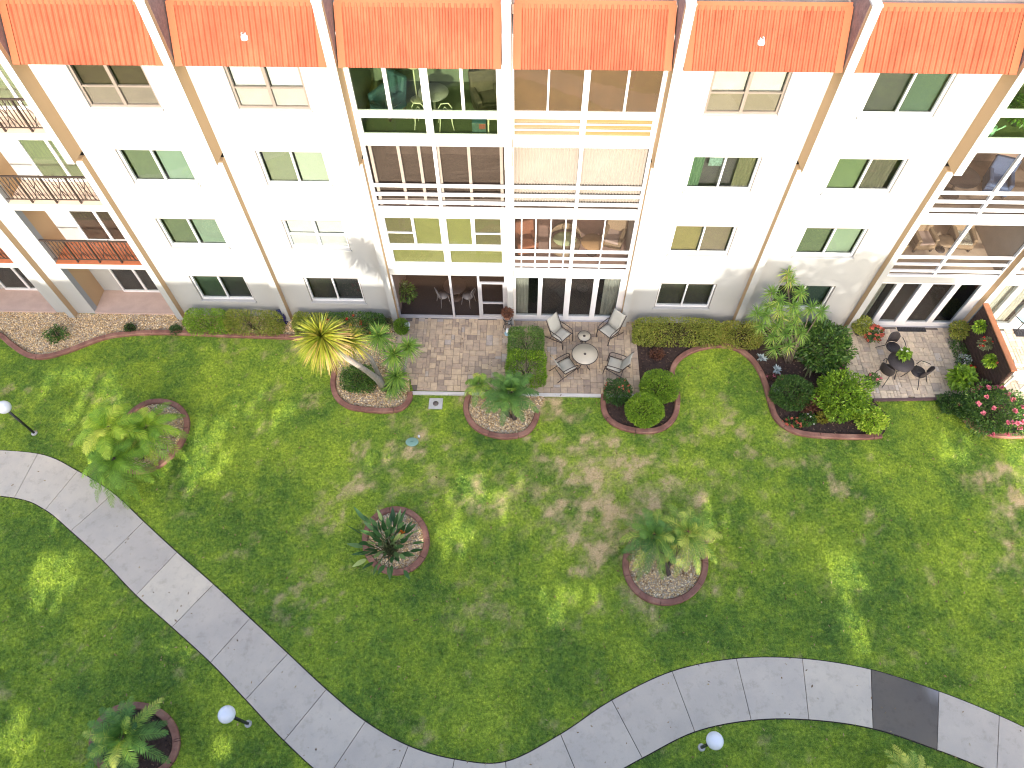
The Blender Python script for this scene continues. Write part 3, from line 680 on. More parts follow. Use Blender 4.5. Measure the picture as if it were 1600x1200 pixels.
# patios of concrete pavers
def paver_mat(name, stops):
    m, nt, p, out = nodes(name)
    a = N(nt, 'ShaderNodeAttribute', attribute_name='tint'); n1, n2 = noise(nt, 7, 5), noise(nt, 90, 3)
    c = ramp(nt, a.outputs['Fac'], stops).outputs[0]
    c = mix(nt, 1., c, ramp(nt, n1.outputs[0], [(.3, (.78, .78, .8)), (.7, (1.15, 1.12, 1.08))]).outputs[0], 'MULTIPLY')
    nt.links.new(c, p.inputs['Base Color']); p.inputs['Roughness'].default_value = .8; bump(nt, n2.outputs[0], p, .4, .006); return m
M_JOINT = mat('joint_sand', (.13, .105, .09), .95, .25, 20, 80)
def patio(poly_px, stops, u=.118):
    poly = [(p.x, p.y) for p in G(poly_px)]; fan('patio', poly, .036, M_JOINT)
    P = np.array(poly); lo, hi = P.min(0), P.max(0); nx, ny = int((hi[0]-lo[0])/u)+2, int((hi[1]-lo[1])/u)+2
    occ = np.zeros((nx, ny), bool); mb = MB(); T = []
    for j in range(ny):
        for i in range(nx):
            if occ[i, j]: continue
            for sx, sy in random.sample([(2, 2), (3, 2), (2, 2), (2, 3), (2, 1), (1, 2)], 6)+[(1, 1)]:
                if i+sx <= nx and j+sy <= ny and not occ[i:i+sx, j:j+sy].any(): break
            occ[i:i+sx, j:j+sy] = True
            x0, y0, x1, y1 = lo[0]+i*u+.005, lo[1]+j*u+.005, lo[0]+(i+sx)*u-.005, lo[1]+(j+sy)*u-.005
            if not inside(np.array([(x0+x1)/2]), np.array([(y0+y1)/2]), poly)[0]: continue
            z = .056+random.uniform(-.002, .002); b = .008; n0 = len(mb.v)
            mb.add([(x0, y0, .03), (x1, y0, .03), (x1, y1, .03), (x0, y1, .03), (x0, y0, z-b), (x1, y0, z-b), (x1, y1, z-b), (x0, y1, z-b), (x0+b, y0+b, z), (x1-b, y0+b, z), (x1-b, y1-b, z), (x0+b, y1-b, z)],
                   [(0, 1, 5, 4), (1, 2, 6, 5), (2, 3, 7, 6), (3, 0, 4, 7), (4, 5, 9, 8), (5, 6, 10, 9), (6, 7, 11, 10), (7, 4, 8, 11), (8, 9, 10, 11)])
            tt = min(1, max(0, random.gauss(.5, .22)+.25*(vnoise(np.array([x0]), np.array([y0]), .9, 5)[0]-.5)))
            T += [tt]*(len(mb.v)-n0)
    o = mb.build('patio', paver_mat('pavers', stops)); set_tint(o, T); tag(o, kind='structure'); return poly
ST1 = [(0, (.26, .205, .16)), (.3, (.35, .275, .205)), (.6, (.43, .34, .24)), (.85, (.48, .375, .25)), (1, (.37, .33, .29))]
ST2 = [(0, (.36, .305, .25)), (.3, (.46, .385, .30)), (.6, (.55, .46, .345)), (.85, (.60, .51, .37)), (1, (.49, .44, .39))]
PATIOS = [patio([(606, 497.5), (630, 560), (646, 611), (1000, 616), (991, 500)], ST1), patio([(1316, 511), (1325, 590), (1362, 624), (1516, 620), (1490, 514)], ST2), patio([(1532, 515), (1580, 622), (1720, 626), (1670, 520)], ST2)]
a, b = at(643, 615), at(1002, 620)
tag(MB().obox((a+b)/2+Vector((0, 0, .02)), (b-a)/2, (0, .06, 0), (0, 0, .045)).build('patio_edge', M_CONC if False else mat('pale_concrete_strip', (.50, .48, .46), .85, .12, 3, 60)), kind='structure')
a, b = at(1364, 626), at(1466, 624)
tag(MB().obox((a+b)/2+Vector((0, 0, .02)), (b-a)/2, (0, .05, 0), (0, 0, .05)).build('patio_edge', mat('dark_edge_restraint', (.10, .06, .06), .8, .2)), kind='structure')

# lawn: one sheet to the horizon, finely divided where it is seen
DRY = [(860, 770, 70, .7), (1010, 800, 90, .7), (900, 830, 80, .6), (960, 760, 60, .5), (780, 780, 45, .6), (700, 755, 60, .6), (620, 735, 45, .5), (560, 760, 50, .45), (500, 800, 45, .4), (460, 730, 40, .3), (300, 770, 35, .5), (1130, 632, 24, .9), (1122, 668, 22, .8), (650, 665, 36, .9), (600, 690, 30, .4), (865, 634, 45, .9), (920, 700, 40, .6), (830, 700, 30, .3), (1235, 689, 30, 1.), (1330, 780, 50, .25), (1240, 780, 60, .3), (1560, 740, 50, .7), (1590, 800, 55, .8), (1585, 870, 40, .6), (790, 970, 50, .6), (720, 960, 50, .5), (750, 900, 40, .3), (960, 850, 60, .5), (1120, 905, 28, .8), (1010, 945, 30, .8), (430, 545, 30, .6), (470, 545, 25, .5), (1452, 637, 18, .6), (480, 620, 25, .3), (470, 850, 40, .25), (540, 650, 20, .5), (1280, 910, 30, .3), (1050, 770, 60, .5), (1400, 700, 30, .2), (730, 620, 16, .9), (1120, 735, 50, .3), (1190, 830, 60, .4), (60, 575, 40, .35), (260, 540, 40, .3), (325, 620, 40, .3), (180, 790, 18, .6), (415, 960, 16, .5), (870, 1150, 18, .5)]
def dry(X, Y):
    d = np.zeros_like(X)
    for px, py, r, s in DRY:
        c = at(px, py); e = (at(px+r, py)-c).length; d += s*np.exp(-((X-c.x)**2+((Y-c.y)*.85)**2)/(e*e))
    n, n2, n3 = fbm(X, Y, 2.6, 3), fbm(X, Y, .55, 40), fbm(X, Y, 11., 60)
    v = d*.55*(.1+1.9*np.clip(n-.22, 0, 1))*(.15+1.7*n3) + np.clip((n-.56)*2.2, 0, .4)*np.clip((n2-.36)*3, 0, 1)*2*n3
    return np.clip((v-.16)*1.5, 0, 1)
def lawn_mat(name, blade):
    m, nt, p, out = nodes(name)
    a = N(nt, 'ShaderNodeAttribute', attribute_name='tint'); n1, n2, n3 = noise(nt, .42, 4, .6), noise(nt, 2.3, 6, .72), noise(nt, 17 if blade else 30, 4, .75)
    av = N(nt, 'ShaderNodeMix', data_type='FLOAT'); av.inputs[0].default_value = .45
    nt.links.new(n1.outputs[0], av.inputs[2]); nt.links.new(n2.outputs[0], av.inputs[3])
    k = 1.42 if blade else 1.12
    gr = ramp(nt, av.outputs[0], [(.36, (.056*k, .118*k, .020*k)), (.46, (.112*k, .19*k, .024*k)), (.54, (.182*k, .262*k, .027*k)), (.64, (.27*k, .35*k, .034*k))]).outputs[0]
    n4, n5 = noise(nt, 11., 3, .6), noise(nt, 4.2, 3, .6)
    gr = mix(nt, ramp(nt, n5.outputs[0], [(.56, (0, 0, 0)), (.74, (.5, .5, .5))]).outputs[0], gr, (.28*k, .35*k, .03*k))
    gr = mix(nt, 1., gr, ramp(nt, n4.outputs[0], [(.32, (.58, .64, .6)), (.5, (1, 1, 1)), (.68, (1.42, 1.32, 1.35))]).outputs[0], 'MULTIPLY')
    gr = mix(nt, 1., gr, ramp(nt, n3.outputs[0], [(.32, (.55, .6, .55)), (.5, (1, 1, 1)), (.68, (1.45, 1.35, 1.3))]).outputs[0], 'MULTIPLY')
    tn = ramp(nt, n3.outputs[0], [(.3, (.28, .195, .10)), (.55, (.58, .43, .23)), (.75, (.74, .58, .34))]).outputs[0]
    c = mix(nt, a.outputs['Fac'], gr, tn)
    nt.links.new(c, p.inputs['Base Color']); p.inputs['Roughness'].default_value = .7; p.inputs['Specular IOR Level'].default_value = .15
    if blade:
        tr = N(nt, 'ShaderNodeBsdfTranslucent'); nt.links.new(c, tr.inputs[0]); ms = N(nt, 'ShaderNodeMixShader'); ms.inputs[0].default_value = .2
        nt.links.new(p.outputs[0], ms.inputs[1]); nt.links.new(tr.outputs[0], ms.inputs[2]); nt.links.new(ms.outputs[0], out.inputs[0])
    else: bump(nt, n3.outputs[0], p, .6, .04)
    return m
xs = np.concatenate([[-400, -150, -60, -35], np.arange(-27, 27, .12), [35, 60, 150, 400]]); ys = np.concatenate([[-400, -150, -60, -30], np.arange(-17, 1, .12), [5, 30, 150, 400]])
XX, YY = np.meshgrid(xs, ys, indexing='ij'); nxx, nyy = XX.shape
V = np.stack([XX, YY, np.zeros_like(XX)], -1).reshape(-1, 3)
ii = (np.arange(nxx-1)[:, None]*nyy+np.arange(nyy-1)[None]).reshape(-1); Fq = np.stack([ii, ii+nyy, ii+nyy+1, ii+1], -1)
tag(np_mesh('lawn', V, Fq, lawn_mat('lawn_ground', False), None, dry(XX, YY).ravel()), kind='structure')
nb = 560000
X = rng.uniform(-27, 27, nb); Y = -16+rng.random(nb)*15.9
lim = 15.2+np.clip(-Y-2, 0, None)*0+(Y+16)*.62; k = np.abs(X-.3) < lim
for poly in [PATH_WIDE]+list(BEDW.values())+PATIOS: k &= ~inside(X, Y, poly)
k &= ~((Y > -.9) & (X < -4))
X, Y = X[k], Y[k]; d = dry(X, Y); k = rng.random(len(X)) > d*.62; X, Y, d = X[k], Y[k], d[k]; n = len(X)
hgt = fbm(X, Y, 1.2, 77)
L = Leaves(); D = rdirs(n); D[:, 2] = np.abs(D[:, 2])*.8+.35
L.straps(np.stack([X, Y, np.zeros(n)], -1), D, rng.uniform(.05, .11, n)*(.55+.9*hgt), rng.uniform(.012, .024, n), .25, np.clip(d*.75+rng.normal(0, .10, n), 0, 1), 1, [1, .3])
tag(L.build('grass', lawn_mat('grass_blades', True)), kind='stuff')
# ------------------------------------------------------------------ planting
LM_PALM = leaf_mat('palm_leaf', [(0, (0.055, 0.136, 0.032)), (.4, (0.125, 0.263, 0.051)), (.75, (0.252, 0.394, 0.057)), (1, (0.656, 0.656, 0.126))], .5, .3)
LM_PALMY = leaf_mat('yellow_palm_leaf', [(0, (0.105, 0.210, 0.027)), (.4, (0.210, 0.378, 0.037)), (.75, (0.420, 0.568, 0.052)), (1, (0.630, 0.672, 0.104))], .5, .35)
LM_DRAC = leaf_mat('dragon_leaf', [(0, (0.084, 0.189, 0.035)), (.45, (0.189, 0.332, 0.052)), (.8, (0.320, 0.442, 0.070)), (1, (0.566, 0.486, 0.152))], .5, .25)
LM_STRAP = leaf_mat('strap_leaf', [(0, (0.095, 0.150, 0.014)), (.45, (0.203, 0.240, 0.016)), (.75, (0.324, 0.286, 0.035)), (1, (0.459, 0.273, 0.120))], .5, .25)
LM_PADDLE = leaf_mat('paddle_leaf', [(0, (0.031, 0.087, 0.025)), (.5, (0.080, 0.166, 0.051)), (.85, (0.197, 0.291, 0.103)), (1, (0.431, 0.506, 0.172))], .35, .15)
LM_LIME = leaf_mat('lime_leaf', [(0, (0.087, 0.174, 0.016)), (.5, (0.192, 0.332, 0.023)), (.85, (0.347, 0.505, 0.040)), (1, (0.522, 0.626, 0.079))], .45, .25)
LM_DEEP = leaf_mat('deep_green_leaf', [(0, (0.021, 0.056, 0.013)), (.5, (0.052, 0.122, 0.021)), (.85, (0.112, 0.209, 0.034)), (1, (0.206, 0.315, 0.066))], .4, .2)
LM_OLIVE = leaf_mat('olive_leaf', [(0, (0.091, 0.125, 0.021)), (.4, (0.192, 0.236, 0.034)), (.75, (0.327, 0.347, 0.055)), (1, (0.450, 0.361, 0.094))], .5, .2)
LM_BROWN = leaf_mat('bronze_red_leaf', [(0, (0.039, 0.021, 0.016)), (.5, (0.111, 0.046, 0.029)), (1, (0.221, 0.098, 0.052))], .5, .15)
LM_GREY = leaf_mat('silver_leaf', [(0, (.28, .34, .33)), (1, (.60, .66, .66))], .6, .1)
LM_VARI = leaf_mat('variegated_leaf', [(0, (.07, .09, .04)), (.5, (.17, .18, .08)), (1, (.42, .40, .22))], .5, .2)
LM_GOLD = leaf_mat('golden_leaf', [(0, (.14, .15, .02)), (1, (.40, .33, .04))], .5, .25)
def petal(name, c): return leaf_mat(name, [(0, tuple(x*.6 for x in c)), (.6, c), (1, tuple(min(1, x*1.3) for x in c))], .5, .2)
P_RED, P_PINK, P_CORAL, P_WHITE, P_MAG = petal('red_petal', (.55, .04, .03)), petal('pink_petal', (.72, .20, .26)), petal('coral_petal', (.62, .16, .10)), petal('white_petal', (.70, .70, .66)), petal('magenta_petal', (.40, .02, .14))
M_BARK = mat('grey_bark', (.26, .23, .20), .85, .3, 8, 50, .4)
M_DRBARK = mat('brown_grey_bark', (.15, .115, .085), .85, .3, 8, 50, .4)
M_DBARK = mat('dark_fibrous_trunk', (.07, .05, .04), .95, .35, 12, 60, .6)
M_STEM = mat('green_stem', (.09, .11, .04), .6, .25)
M_TWIG = mat('brown_twigs', (.06, .042, .03), .9, .3)
def stems(c, r, h, parent, n=9, m=M_TWIG):
    mb = MB()
    for i in range(n):
        a = 6.283*i/n+random.random(); q = random.uniform(.3, .75)
        mb.tube([(c[0]+.04*math.cos(a), c[1]+.04*math.sin(a), c[2]-.02), (c[0]+q*.5*r[0]*math.cos(a), c[1]+q*.5*r[1]*math.sin(a), c[2]+h*.5), (c[0]+q*r[0]*math.cos(a), c[1]+q*r[1]*math.sin(a), c[2]+h*.85)], [.018, .013, .006], 5)
    mb.build('stems', m, parent)
def flowers(pts, r, m, parent, name='flower'):
    for p in pts:
        L = Leaves(); n = 14; d = rdirs(n, .5); L.straps(np.tile(np.array(p), (n, 1)), d, r*rng.uniform(.7, 1.1, n), r*.8, .1, rng.random(n), 2); L.build(name, m, parent)
def bush(name, label, xy, r, n, ll, m, z=0., lump=.16, cat='shrub', group=None, fl=None, box=False, tint=(.5, .2), inner=.35):
    """leaves through a shell: r = (rx, ry, height/2) ; box = clipped hedge"""
    t = thing(name, label, cat, (xy[0], xy[1], z), 0, group); rx, ry, rz = r; c = np.array([0, 0, rz*.98])
    d = rdirs(n); 
    if box:
        q = 5.5; d = np.sign(d)*np.abs(d)**.7; d /= (np.abs(d)**q).sum(1, keepdims=True)**(1/q)
    ph = rng.uniform(0, 6.28, 6)
    lum = 1+lump*(np.sin(d[:, 0]*5+ph[0])*np.sin(d[:, 1]*5+ph[1])+.7*np.sin(d[:, 2]*7+ph[2]+d[:, 0]*3))*(.3 if box else 1)
    s = np.where(rng.random(n) < inner, rng.uniform(.55, .92, n), rng.uniform(.92, 1.03, n))*lum
    P = c+d*s[:, None]*np.array([rx, ry, rz]); ok = P[:, 2] > .02; P, d, s = P[ok], d[ok], s[ok]; n = len(P)
    D = d+rng.normal(0, .55, (n, 3)); D[:, 2] += .25
    side = np.cross(rng.normal(0, 1, (n, 3)), D)
    L = Leaves(); cl = np.sin(P[:, 0]*9+ph[3])*np.sin(P[:, 1]*9+ph[4])*.12
    L.straps(P, D, ll*rng.uniform(.7, 1.25, n), ll*rng.uniform(.42, .62, n), .15, np.clip(rng.normal(*tint, n)+cl, 0, 1), 2, [.25, 1, .15], side=d+rng.normal(0, .6, (n, 3)))
    L.build('foliage', m, t); stems((0, 0, 0), (rx, ry), rz*1.7, t)
    if fl:
        k, fr, fm = fl; dd = rdirs(k, .7); flowers([c+q*np.array([rx, ry, rz])*1.04 for q in dd], fr, fm, t)
    return t
def bpx(px, py, z): p = at(px, py, z); return (p.x, p.y)
def palm_head(L, c, nf, ln, el=(80, -15), leaf=.26, droop=.35, nl=34, tint=(.4, .18), w=.02, az0=0., tilt=(0, 0)):
    for k in range(nf):
        f = k/(nf-1); a = az0+k*2.39996+random.uniform(-.15, .15); e = R(el[0]+(el[1]-el[0])*f**.8+random.uniform(-6, 6)); l = ln*random.uniform(.82, 1.1)*(.7+.3*min(1, f*3))
        dh = np.array([math.cos(a), math.sin(a), 0]); d0 = dh*math.cos(e)+np.array([tilt[0], tilt[1], math.sin(e)])
        t = np.linspace(.12, 1, nl); dr = droop*(.6+.6*math.cos(e))
        P = np.array(c)+d0*(l*t)[:, None]; P[:, 2] -= dr*l*t**2.2
        tan = d0[None]*l+np.array([0, 0, -1.])*(dr*l*2.2*t**1.2)[:, None]; tan /= np.linalg.norm(tan, axis=1, keepdims=True)
        sd = np.cross(tan, [0, 0, 1.]); sd /= np.linalg.norm(sd, axis=1, keepdims=True)+1e-6; nrm = np.cross(sd, tan)
        tt = random.gauss(*tint)
        for s in (-1, 1):
            D = sd*s*.85+tan*.62+nrm*.22+rng.normal(0, .08, (nl, 3))
            L.straps(P, D, leaf*np.sin(np.pi*(.14+.83*t))**.6*rng.uniform(.85, 1.1, nl), w, .35, np.clip(tt+.12*t+rng.normal(0, .08, nl), 0, 1), 2, [.5, 1, .08], side=nrm+rng.normal(0, .2, (nl, 3)))
        L.straps(P[:-1], P[1:]-P[:-1], np.linalg.norm(P[1:]-P[:-1], axis=1)*1.05, np.linspace(.028, .008, nl-1), 0, min(1, tt+.25), 1, [1, 1])
def palm(label, base, heads, m=LM_PALM, group='palms set in kerbed beds', trunk_r=.075):
    b = at(*base); t = thing('palm_tree', label, 'palm', (b.x, b.y, 0), 0, group); 
    for i, (px, py, z, kw) in enumerate(heads):
        h = at(px, py, z); c = Vector((h.x-b.x, h.y-b.y, z)); L = Leaves(); palm_head(L, c, m_ := kw.pop('nf', 24), **kw); L.build('crown', kw.get('mm', m), t)
        st = Vector((.09*math.cos(2.1*i), .09*math.sin(2.1*i), -.05)); mb = MB()
        pts = [st.lerp(c, s)+Vector((0, 0, .12*math.sin(3.14*s)*min(1, c.xy.length))) for s in (0, .25, .5, .75, 1)]
        mb.tube(pts, [trunk_r*1.25, trunk_r, trunk_r, trunk_r*1.1, trunk_r*.8], 9).build('trunk', M_DBARK, t)
    return t
palm('feathery yellow green palm clump leaning over its kerb near the path', (228, 712), [
    (168, 668, 1.75, dict(nf=30, ln=1.35, leaf=.30, tint=(.6, .2), droop=.5, nl=44, el=(75, -35), w=.021)), (176, 718, 1.5, dict(nf=26, ln=1.15, leaf=.28, tint=(.22, .12), droop=.5, nl=40, el=(70, -35), w=.020)),
    (228, 668, 1.35, dict(nf=28, ln=1.15, leaf=.27, tint=(.4, .2), droop=.45, nl=40, el=(72, -30), w=.020))], LM_PALMY)
palm('dark green bushy palm between the two middle patios', (800, 655), [(798, 613, 1.05, dict(nf=34, ln=1.05, leaf=.24, tint=(.25, .15), droop=.35, nl=38, el=(80, -12))), (748, 600, .7, dict(nf=16, ln=.6, leaf=.2, tint=(.6, .2), droop=.4, nl=24))])
palm('twin headed green palm in the large pebble ring', (1040, 898), [(1022, 836, 1.25, dict(nf=36, ln=1.12, leaf=.22, tint=(.45, .2), droop=.42, nl=44, el=(78, -48), w=.014)), (1075, 832, 1.25, dict(nf=34, ln=1.05, leaf=.22, tint=(.72, .18), droop=.42, nl=44, el=(78, -45), w=.014))])
palm('lush palm with pale tips in the dark mulch ring by the lowest lamp', (208, 1180), [(192, 1152, .95, dict(nf=32, ln=1.15, leaf=.22, tint=(.35, .2), droop=.33, nl=40, el=(78, -5)))])
palm('yellow green palm tips below the right end of the path', (1432, 1235), [(1425, 1218, .8, dict(nf=22, ln=.8, leaf=.2, tint=(.9, .1), droop=.35, nl=30))])

# leaning strap leaved tree and its small sisters
def strap_head(L, c, n, ln, w, up=(0, 0, 1), tint=(.45, .2), low=True):
    d = rdirs(n); u = np.array(Vector(up).normalized()); k = d@u; d = d+u[None]*(np.where(k < -.3, .35, .15))[:, None]; d /= np.linalg.norm(d, axis=1, keepdims=True); k = d@u
    t = np.clip(rng.normal(*tint, n)+np.where(k < .05, .35, 0)*low, 0, 1)
    L.straps(np.array(c)+d*.03+u*.10*(k[:, None]-.5), d, ln*rng.uniform(.75, 1.1, n), w, .18+.25*(1-np.abs(k)), t, 4, [.9, 1, .8, .5, .06], side=np.tile(u, (n, 1))+rng.normal(0, .4, (n, 3)))
b = at(603, 606); t = thing('palm_tree', 'tall leaning tree with a sunlit shaggy pale yellow crown', 'tree', (b.x, b.y, 0))
def rel(v): return Vector(v)-Vector((b.x, b.y, 0))
h1, h2 = rel(at(503, 527, 5.75)), rel(at(545, 532, 4.7))
L = Leaves(); strap_head(L, h1, 560, .84, .040, (-.25, -.35, 1), (.5, .2)); L.build('crown', LM_STRAP, t)
L = Leaves(); strap_head(L, h2, 240, .66, .036, (0, -.1, 1), (.4, .2)); L.build('crown', LM_STRAP, t)
k1 = rel(at(540, 558, 5.2)); MB().tube([(0, 0, -.1), Vector((0, -.05, .35)).lerp(k1, .2), Vector((0, .02, .3)).lerp(k1, .5), k1, h1], [.16, .12, .085, .08, .06], 10).build('trunk', M_BARK, t)
MB().tube([(.0, -.15, .4), Vector((0, 0, .6)).lerp(h2, .5)+Vector((.1, .1, 0)), h2], [.09, .07, .05], 8).build('branch', M_BARK, t)
b = at(622, 612); t = thing('yucca', 'clump of green spiky rosettes beside the left edge of the paved patio', 'yucca', (b.x, b.y, 0)); mb = MB()
for px, py, z, n, ln in ((592, 525, 1.9, 120, .52), (616, 554, 1.75, 120, .46), (638, 541, 1.6, 100, .42), (619, 588, 1.0, 120, .45), (612, 603, .55, 90, .42)):
    h = rel(at(px, py, z)); L = Leaves(); strap_head(L, h, int(n*1.4), ln*1.18, .040, (0, -.1, 1), (.42, .2), False); L.build('rosette', LM_DRAC, t); mb.tube([(h.x*.15, h.y*.15, -.05), (h.x*.6, h.y*.6, h.z*.5), h], [.07, .05, .035], 8)
mb.build('trunk', M_BARK, t)
b = at(1232, 566); t = thing('dragon_tree', 'many headed dragon tree before the right ground floor window', 'dragon tree', (b.x, b.y, 0))
for px, py, z, n, tn in ((1232, 426, 3.15, 46, .75), (1236, 438, 2.95, 44, .5), (1252, 456, 2.8, 60, .35), (1219, 468, 2.85, 60, .35), (1240, 478, 2.6, 60, .35), (1183, 488, 2.35, 56, .35), (1198, 492, 2.3, 56, .3), (1219, 484, 2.5, 56, .8), (1268, 480, 2.45, 60, .25), (1284, 486, 2.3, 50, .15), (1241, 507, 1.9, 64, .35), (1208, 526, 1.4, 60, .4), (1206, 457, 2.65, 46, .4), (1215, 508, 1.9, 54, .4), (1228, 520, 1.7, 50, .3), (1222, 497, 2.1, 54, .5), (1246, 492, 2.2, 54, .5), (1190, 508, 1.9, 50, .4), (1233, 540, 1.2, 50, .45), (1212, 544, 1.0, 50, .3), (1252, 520, 1.6, 54, .45), (1203, 478, 2.4, 50, .55)):
    h = rel(at(px, py, z)); L = Leaves(); strap_head(L, h, int(n*1.5), .36, .024, (0, -.1, 1), (tn*.75, .15)); L.build('rosette', LM_DRAC, t)
    q = Vector((h.x*.35+random.uniform(-.1, .1), h.y*.35+random.uniform(-.1, .1), h.z*.45))
    MB().tube([(random.uniform(-.1, .1), random.uniform(-.08, .08), -.05), q, h-Vector((0, 0, .25))+Vector((random.uniform(-.06, .06), 0, 0)), h], [.032, .022, .017, .013], 7).build('branch', M_DRBARK, t)
# broad leaved clump in the round ring
b = at(612, 862); t = thing('broad_leaved_plant', 'clump of dark paddle leaves with one orange flower in the round ring', 'plant', (b.x, b.y, 0)); ST_, LF = MB(), Leaves()
n = 92
for i in range(n):
    a = i*2.39996; f = (i+.5)/n; e = R(89-50*f**1.3+random.uniform(-6, 6)); hgt = random.uniform(.8, 1.6)*(1.05-.3*f)
    d = Vector((math.cos(a)*math.cos(e), math.sin(a)*math.cos(e), math.sin(e))); p0 = Vector((.14*math.cos(a*1.7), .14*math.sin(a*1.7), 0)); p1 = p0+d*hgt
    ST_.tube([p0, p0.lerp(p1, .6)+Vector((0, 0, .03)), p1], [.014, .010, .007], 5)
    dd = (d+Vector((math.cos(a), math.sin(a), -.1))*.3).normalized()
    LF.straps([p1], [dd], random.uniform(.42, .62), random.uniform(.10, .15), .12, min(1, max(0, random.gauss(.42, .32))), 6, np.array([.25, .8, 1, .95, .75, .45, .05]), side=np.array([[random.gauss(0, .5), random.gauss(0, .5), 1.]]))
ST_.build('stems', M_STEM, t); LF.build('leaves', LM_PADDLE, t)
o = at(627, 832, .9); flowers([(o.x-b.x, o.y-b.y, .9)], .12, petal('orange_petal', (.75, .22, .03)), t)

# clipped hedges along the wall
def hedge(label, pxa, pxb, y0, y1, h, m, n, z=0, ll=.06, fl=None, tint=(.5, .2), group='clipped hedges along the wall'):
    xa, xb = at(pxa[0], pxa[1], h).x, at(pxb[0], pxb[1], h).x
    return bush('hedge', label, ((xa+xb)/2, (y0+y1)/2), ((xb-xa)/2, (y1-y0)/2, h/2), n, ll, m, z, .10, 'hedge', group, fl, True, tint)
hedge('bright green end of the clipped hedge under the left ground floor window', (282, 500), (346, 500), -1.0, -.3, .88, LM_LIME, 5200, tint=(.42, .2))
hedge('olive brown clipped hedge between the lime hedge end and the blue pot', (346, 500), (432, 502), -1.0, -.3, .84, LM_OLIVE, 6500)
hedge('low olive hedge right of the blue pot behind the shaggy crown', (455, 500), (502, 502), -.95, -.3, .75, LM_OLIVE, 4200, tint=(.4, .2))
hedge('dark green hedge dotted with red blooms behind the leaning tree', (502, 502), (596, 505), -1.0, -.3, .8, LM_DEEP, 6500, ll=.07, fl=(11, .07, P_RED))
hedge('long olive clipped hedge right of the middle patio doors', (994, 507), (1130, 510), -1.15, -.32, .86, LM_OLIVE, 10500)
hedge('shorter brownish hedge piece beside the dragon tree', (1130, 510), (1192, 512), -1.2, -.35, .75, LM_OLIVE, 5200, tint=(.62, .2))
c1, c2 = bpx(822, 532, .5), bpx(822, 572, .5)
bush('hedge', 'green rounded hedge half nearest the sliding doors between the patios', c1, (.62, .55, .36), 6000, .06, LM_DEEP, 0, .1, 'hedge', None, None, True, (.75, .2))
bush('hedge', 'yellow green rounded hedge half touching the bushy palm', c2, (.68, .62, .36), 6500, .06, LM_LIME, 0, .12, 'hedge', None, None, True, (.35, .25))
# free shrubs
bush('shrub', 'bright lime ball shrub nearer the building', bpx(1031, 603, .45), (.66, .62, .42), 7500, .055, LM_LIME, 0, .05, tint=(.38, .22), group='clipped ball shrubs')
bush('shrub', 'bright lime ball shrub nearer the lawn', bpx(1007, 640, .42), (.64, .62, .42), 7500, .055, LM_LIME, 0, .05, tint=(.5, .22), group='clipped ball shrubs')
bush('shrub', 'dark reddish flecked shrub at the front corner of the middle patio', bpx(965, 612, .35), (.46, .46, .38), 3200, .06, LM_DEEP, 0, .15, fl=(16, .045, P_CORAL), tint=(.35, .2))
bush('shrub', 'small bronze red plant alone in the dark mulch', bpx(1027, 553, .15), (.24, .2, .16), 700, .08, LM_BROWN, 0, .2, 'plant')
bush('shrub', 'big glossy green shrub against the left side of the right patio', bpx(1288, 540, .7), (.92, .95, .68), 5200, .11, LM_DEEP, 0, .16, tint=(.62, .25))
bush('shrub', 'dark small leaved mound at the red kerb bend', bpx(1238, 613, .4), (.72, .66, .42), 7000, .055, LM_DEEP, 0, .08, tint=(.48, .22))
bush('shrub', 'bright leafy green shrub at the front corner of the right patio', bpx(1318, 618, .55), (.86, .82, .55), 5200, .10, LM_LIME, 0, .2, tint=(.42, .25))
bush('shrub', 'yellow tipped variegated shrub at the end of the S kerb', bpx(1362, 655, .35), (.46, .44, .34), 2200, .085, LM_LIME, 0, .2, tint=(.82, .2))
bush('shrub', 'maroon leaved plant between the dark mound and the bright shrub', bpx(1264, 630, .25), (.34, .32, .26), 1400, .08, LM_BROWN, 0, .2, 'plant')
bush('shrub', 'tiny golden plant in front of the bright leafy shrub', bpx(1286, 652, .15), (.2, .18, .15), 500, .08, LM_GOLD, 0, .2, 'plant')
bush('flower_bed', 'low pink blossoms just inside the red kerb', bpx(1242, 660, .1), (.4, .18, .1), 500, .06, LM_DEEP, 0, .2, 'flowers', None, (16, .06, P_CORAL))
bush('flower_bed', 'little pink red ground cover beside the lower silver agave', bpx(1210, 590, .06), (.26, .16, .07), 260, .06, LM_BROWN, 0, .2, 'flowers', None, (6, .05, P_PINK))
bush('flower_bed', 'low leafy plants with a few white specks at the bed front', bpx(1262, 655, .1), (.3, .22, .12), 700, .06, LM_DEEP, 0, .2, 'flowers', None, (6, .04, P_WHITE))
bush('shrub', 'magenta flowered plant by the left edge of the right patio', bpx(1307, 578, .3), (.26, .24, .3), 900, .07, LM_DEEP, 0, .2, 'plant', None, (5, .07, P_MAG))
bush('shrub', 'rose bush covered in big pink blooms at the right corner bed', bpx(1552, 640, .65), (.98, .85, .62), 6500, .075, LM_DEEP, 0, .18, 'rose bush', None, (26, .11, P_PINK), tint=(.5, .25))
bush('shrub', 'dark low shrub between the right patio and the pink roses', bpx(1492, 632, .25), (.52, .4, .26), 3200, .06, LM_DEEP, 0, .2, tint=(.3, .2))
bush('shrub', 'green mound under the trunk of the leaning tree', bpx(562, 592, .3), (.62, .5, .34), 4200, .07, LM_DEEP, 0, .15, tint=(.6, .25))
bush('shrub', 'sprawling grey green shrub in the left gravel', bpx(88, 523, .15), (.36, .30, .18), 900, .07, LM_DEEP, 0, .35, tint=(.55, .25))
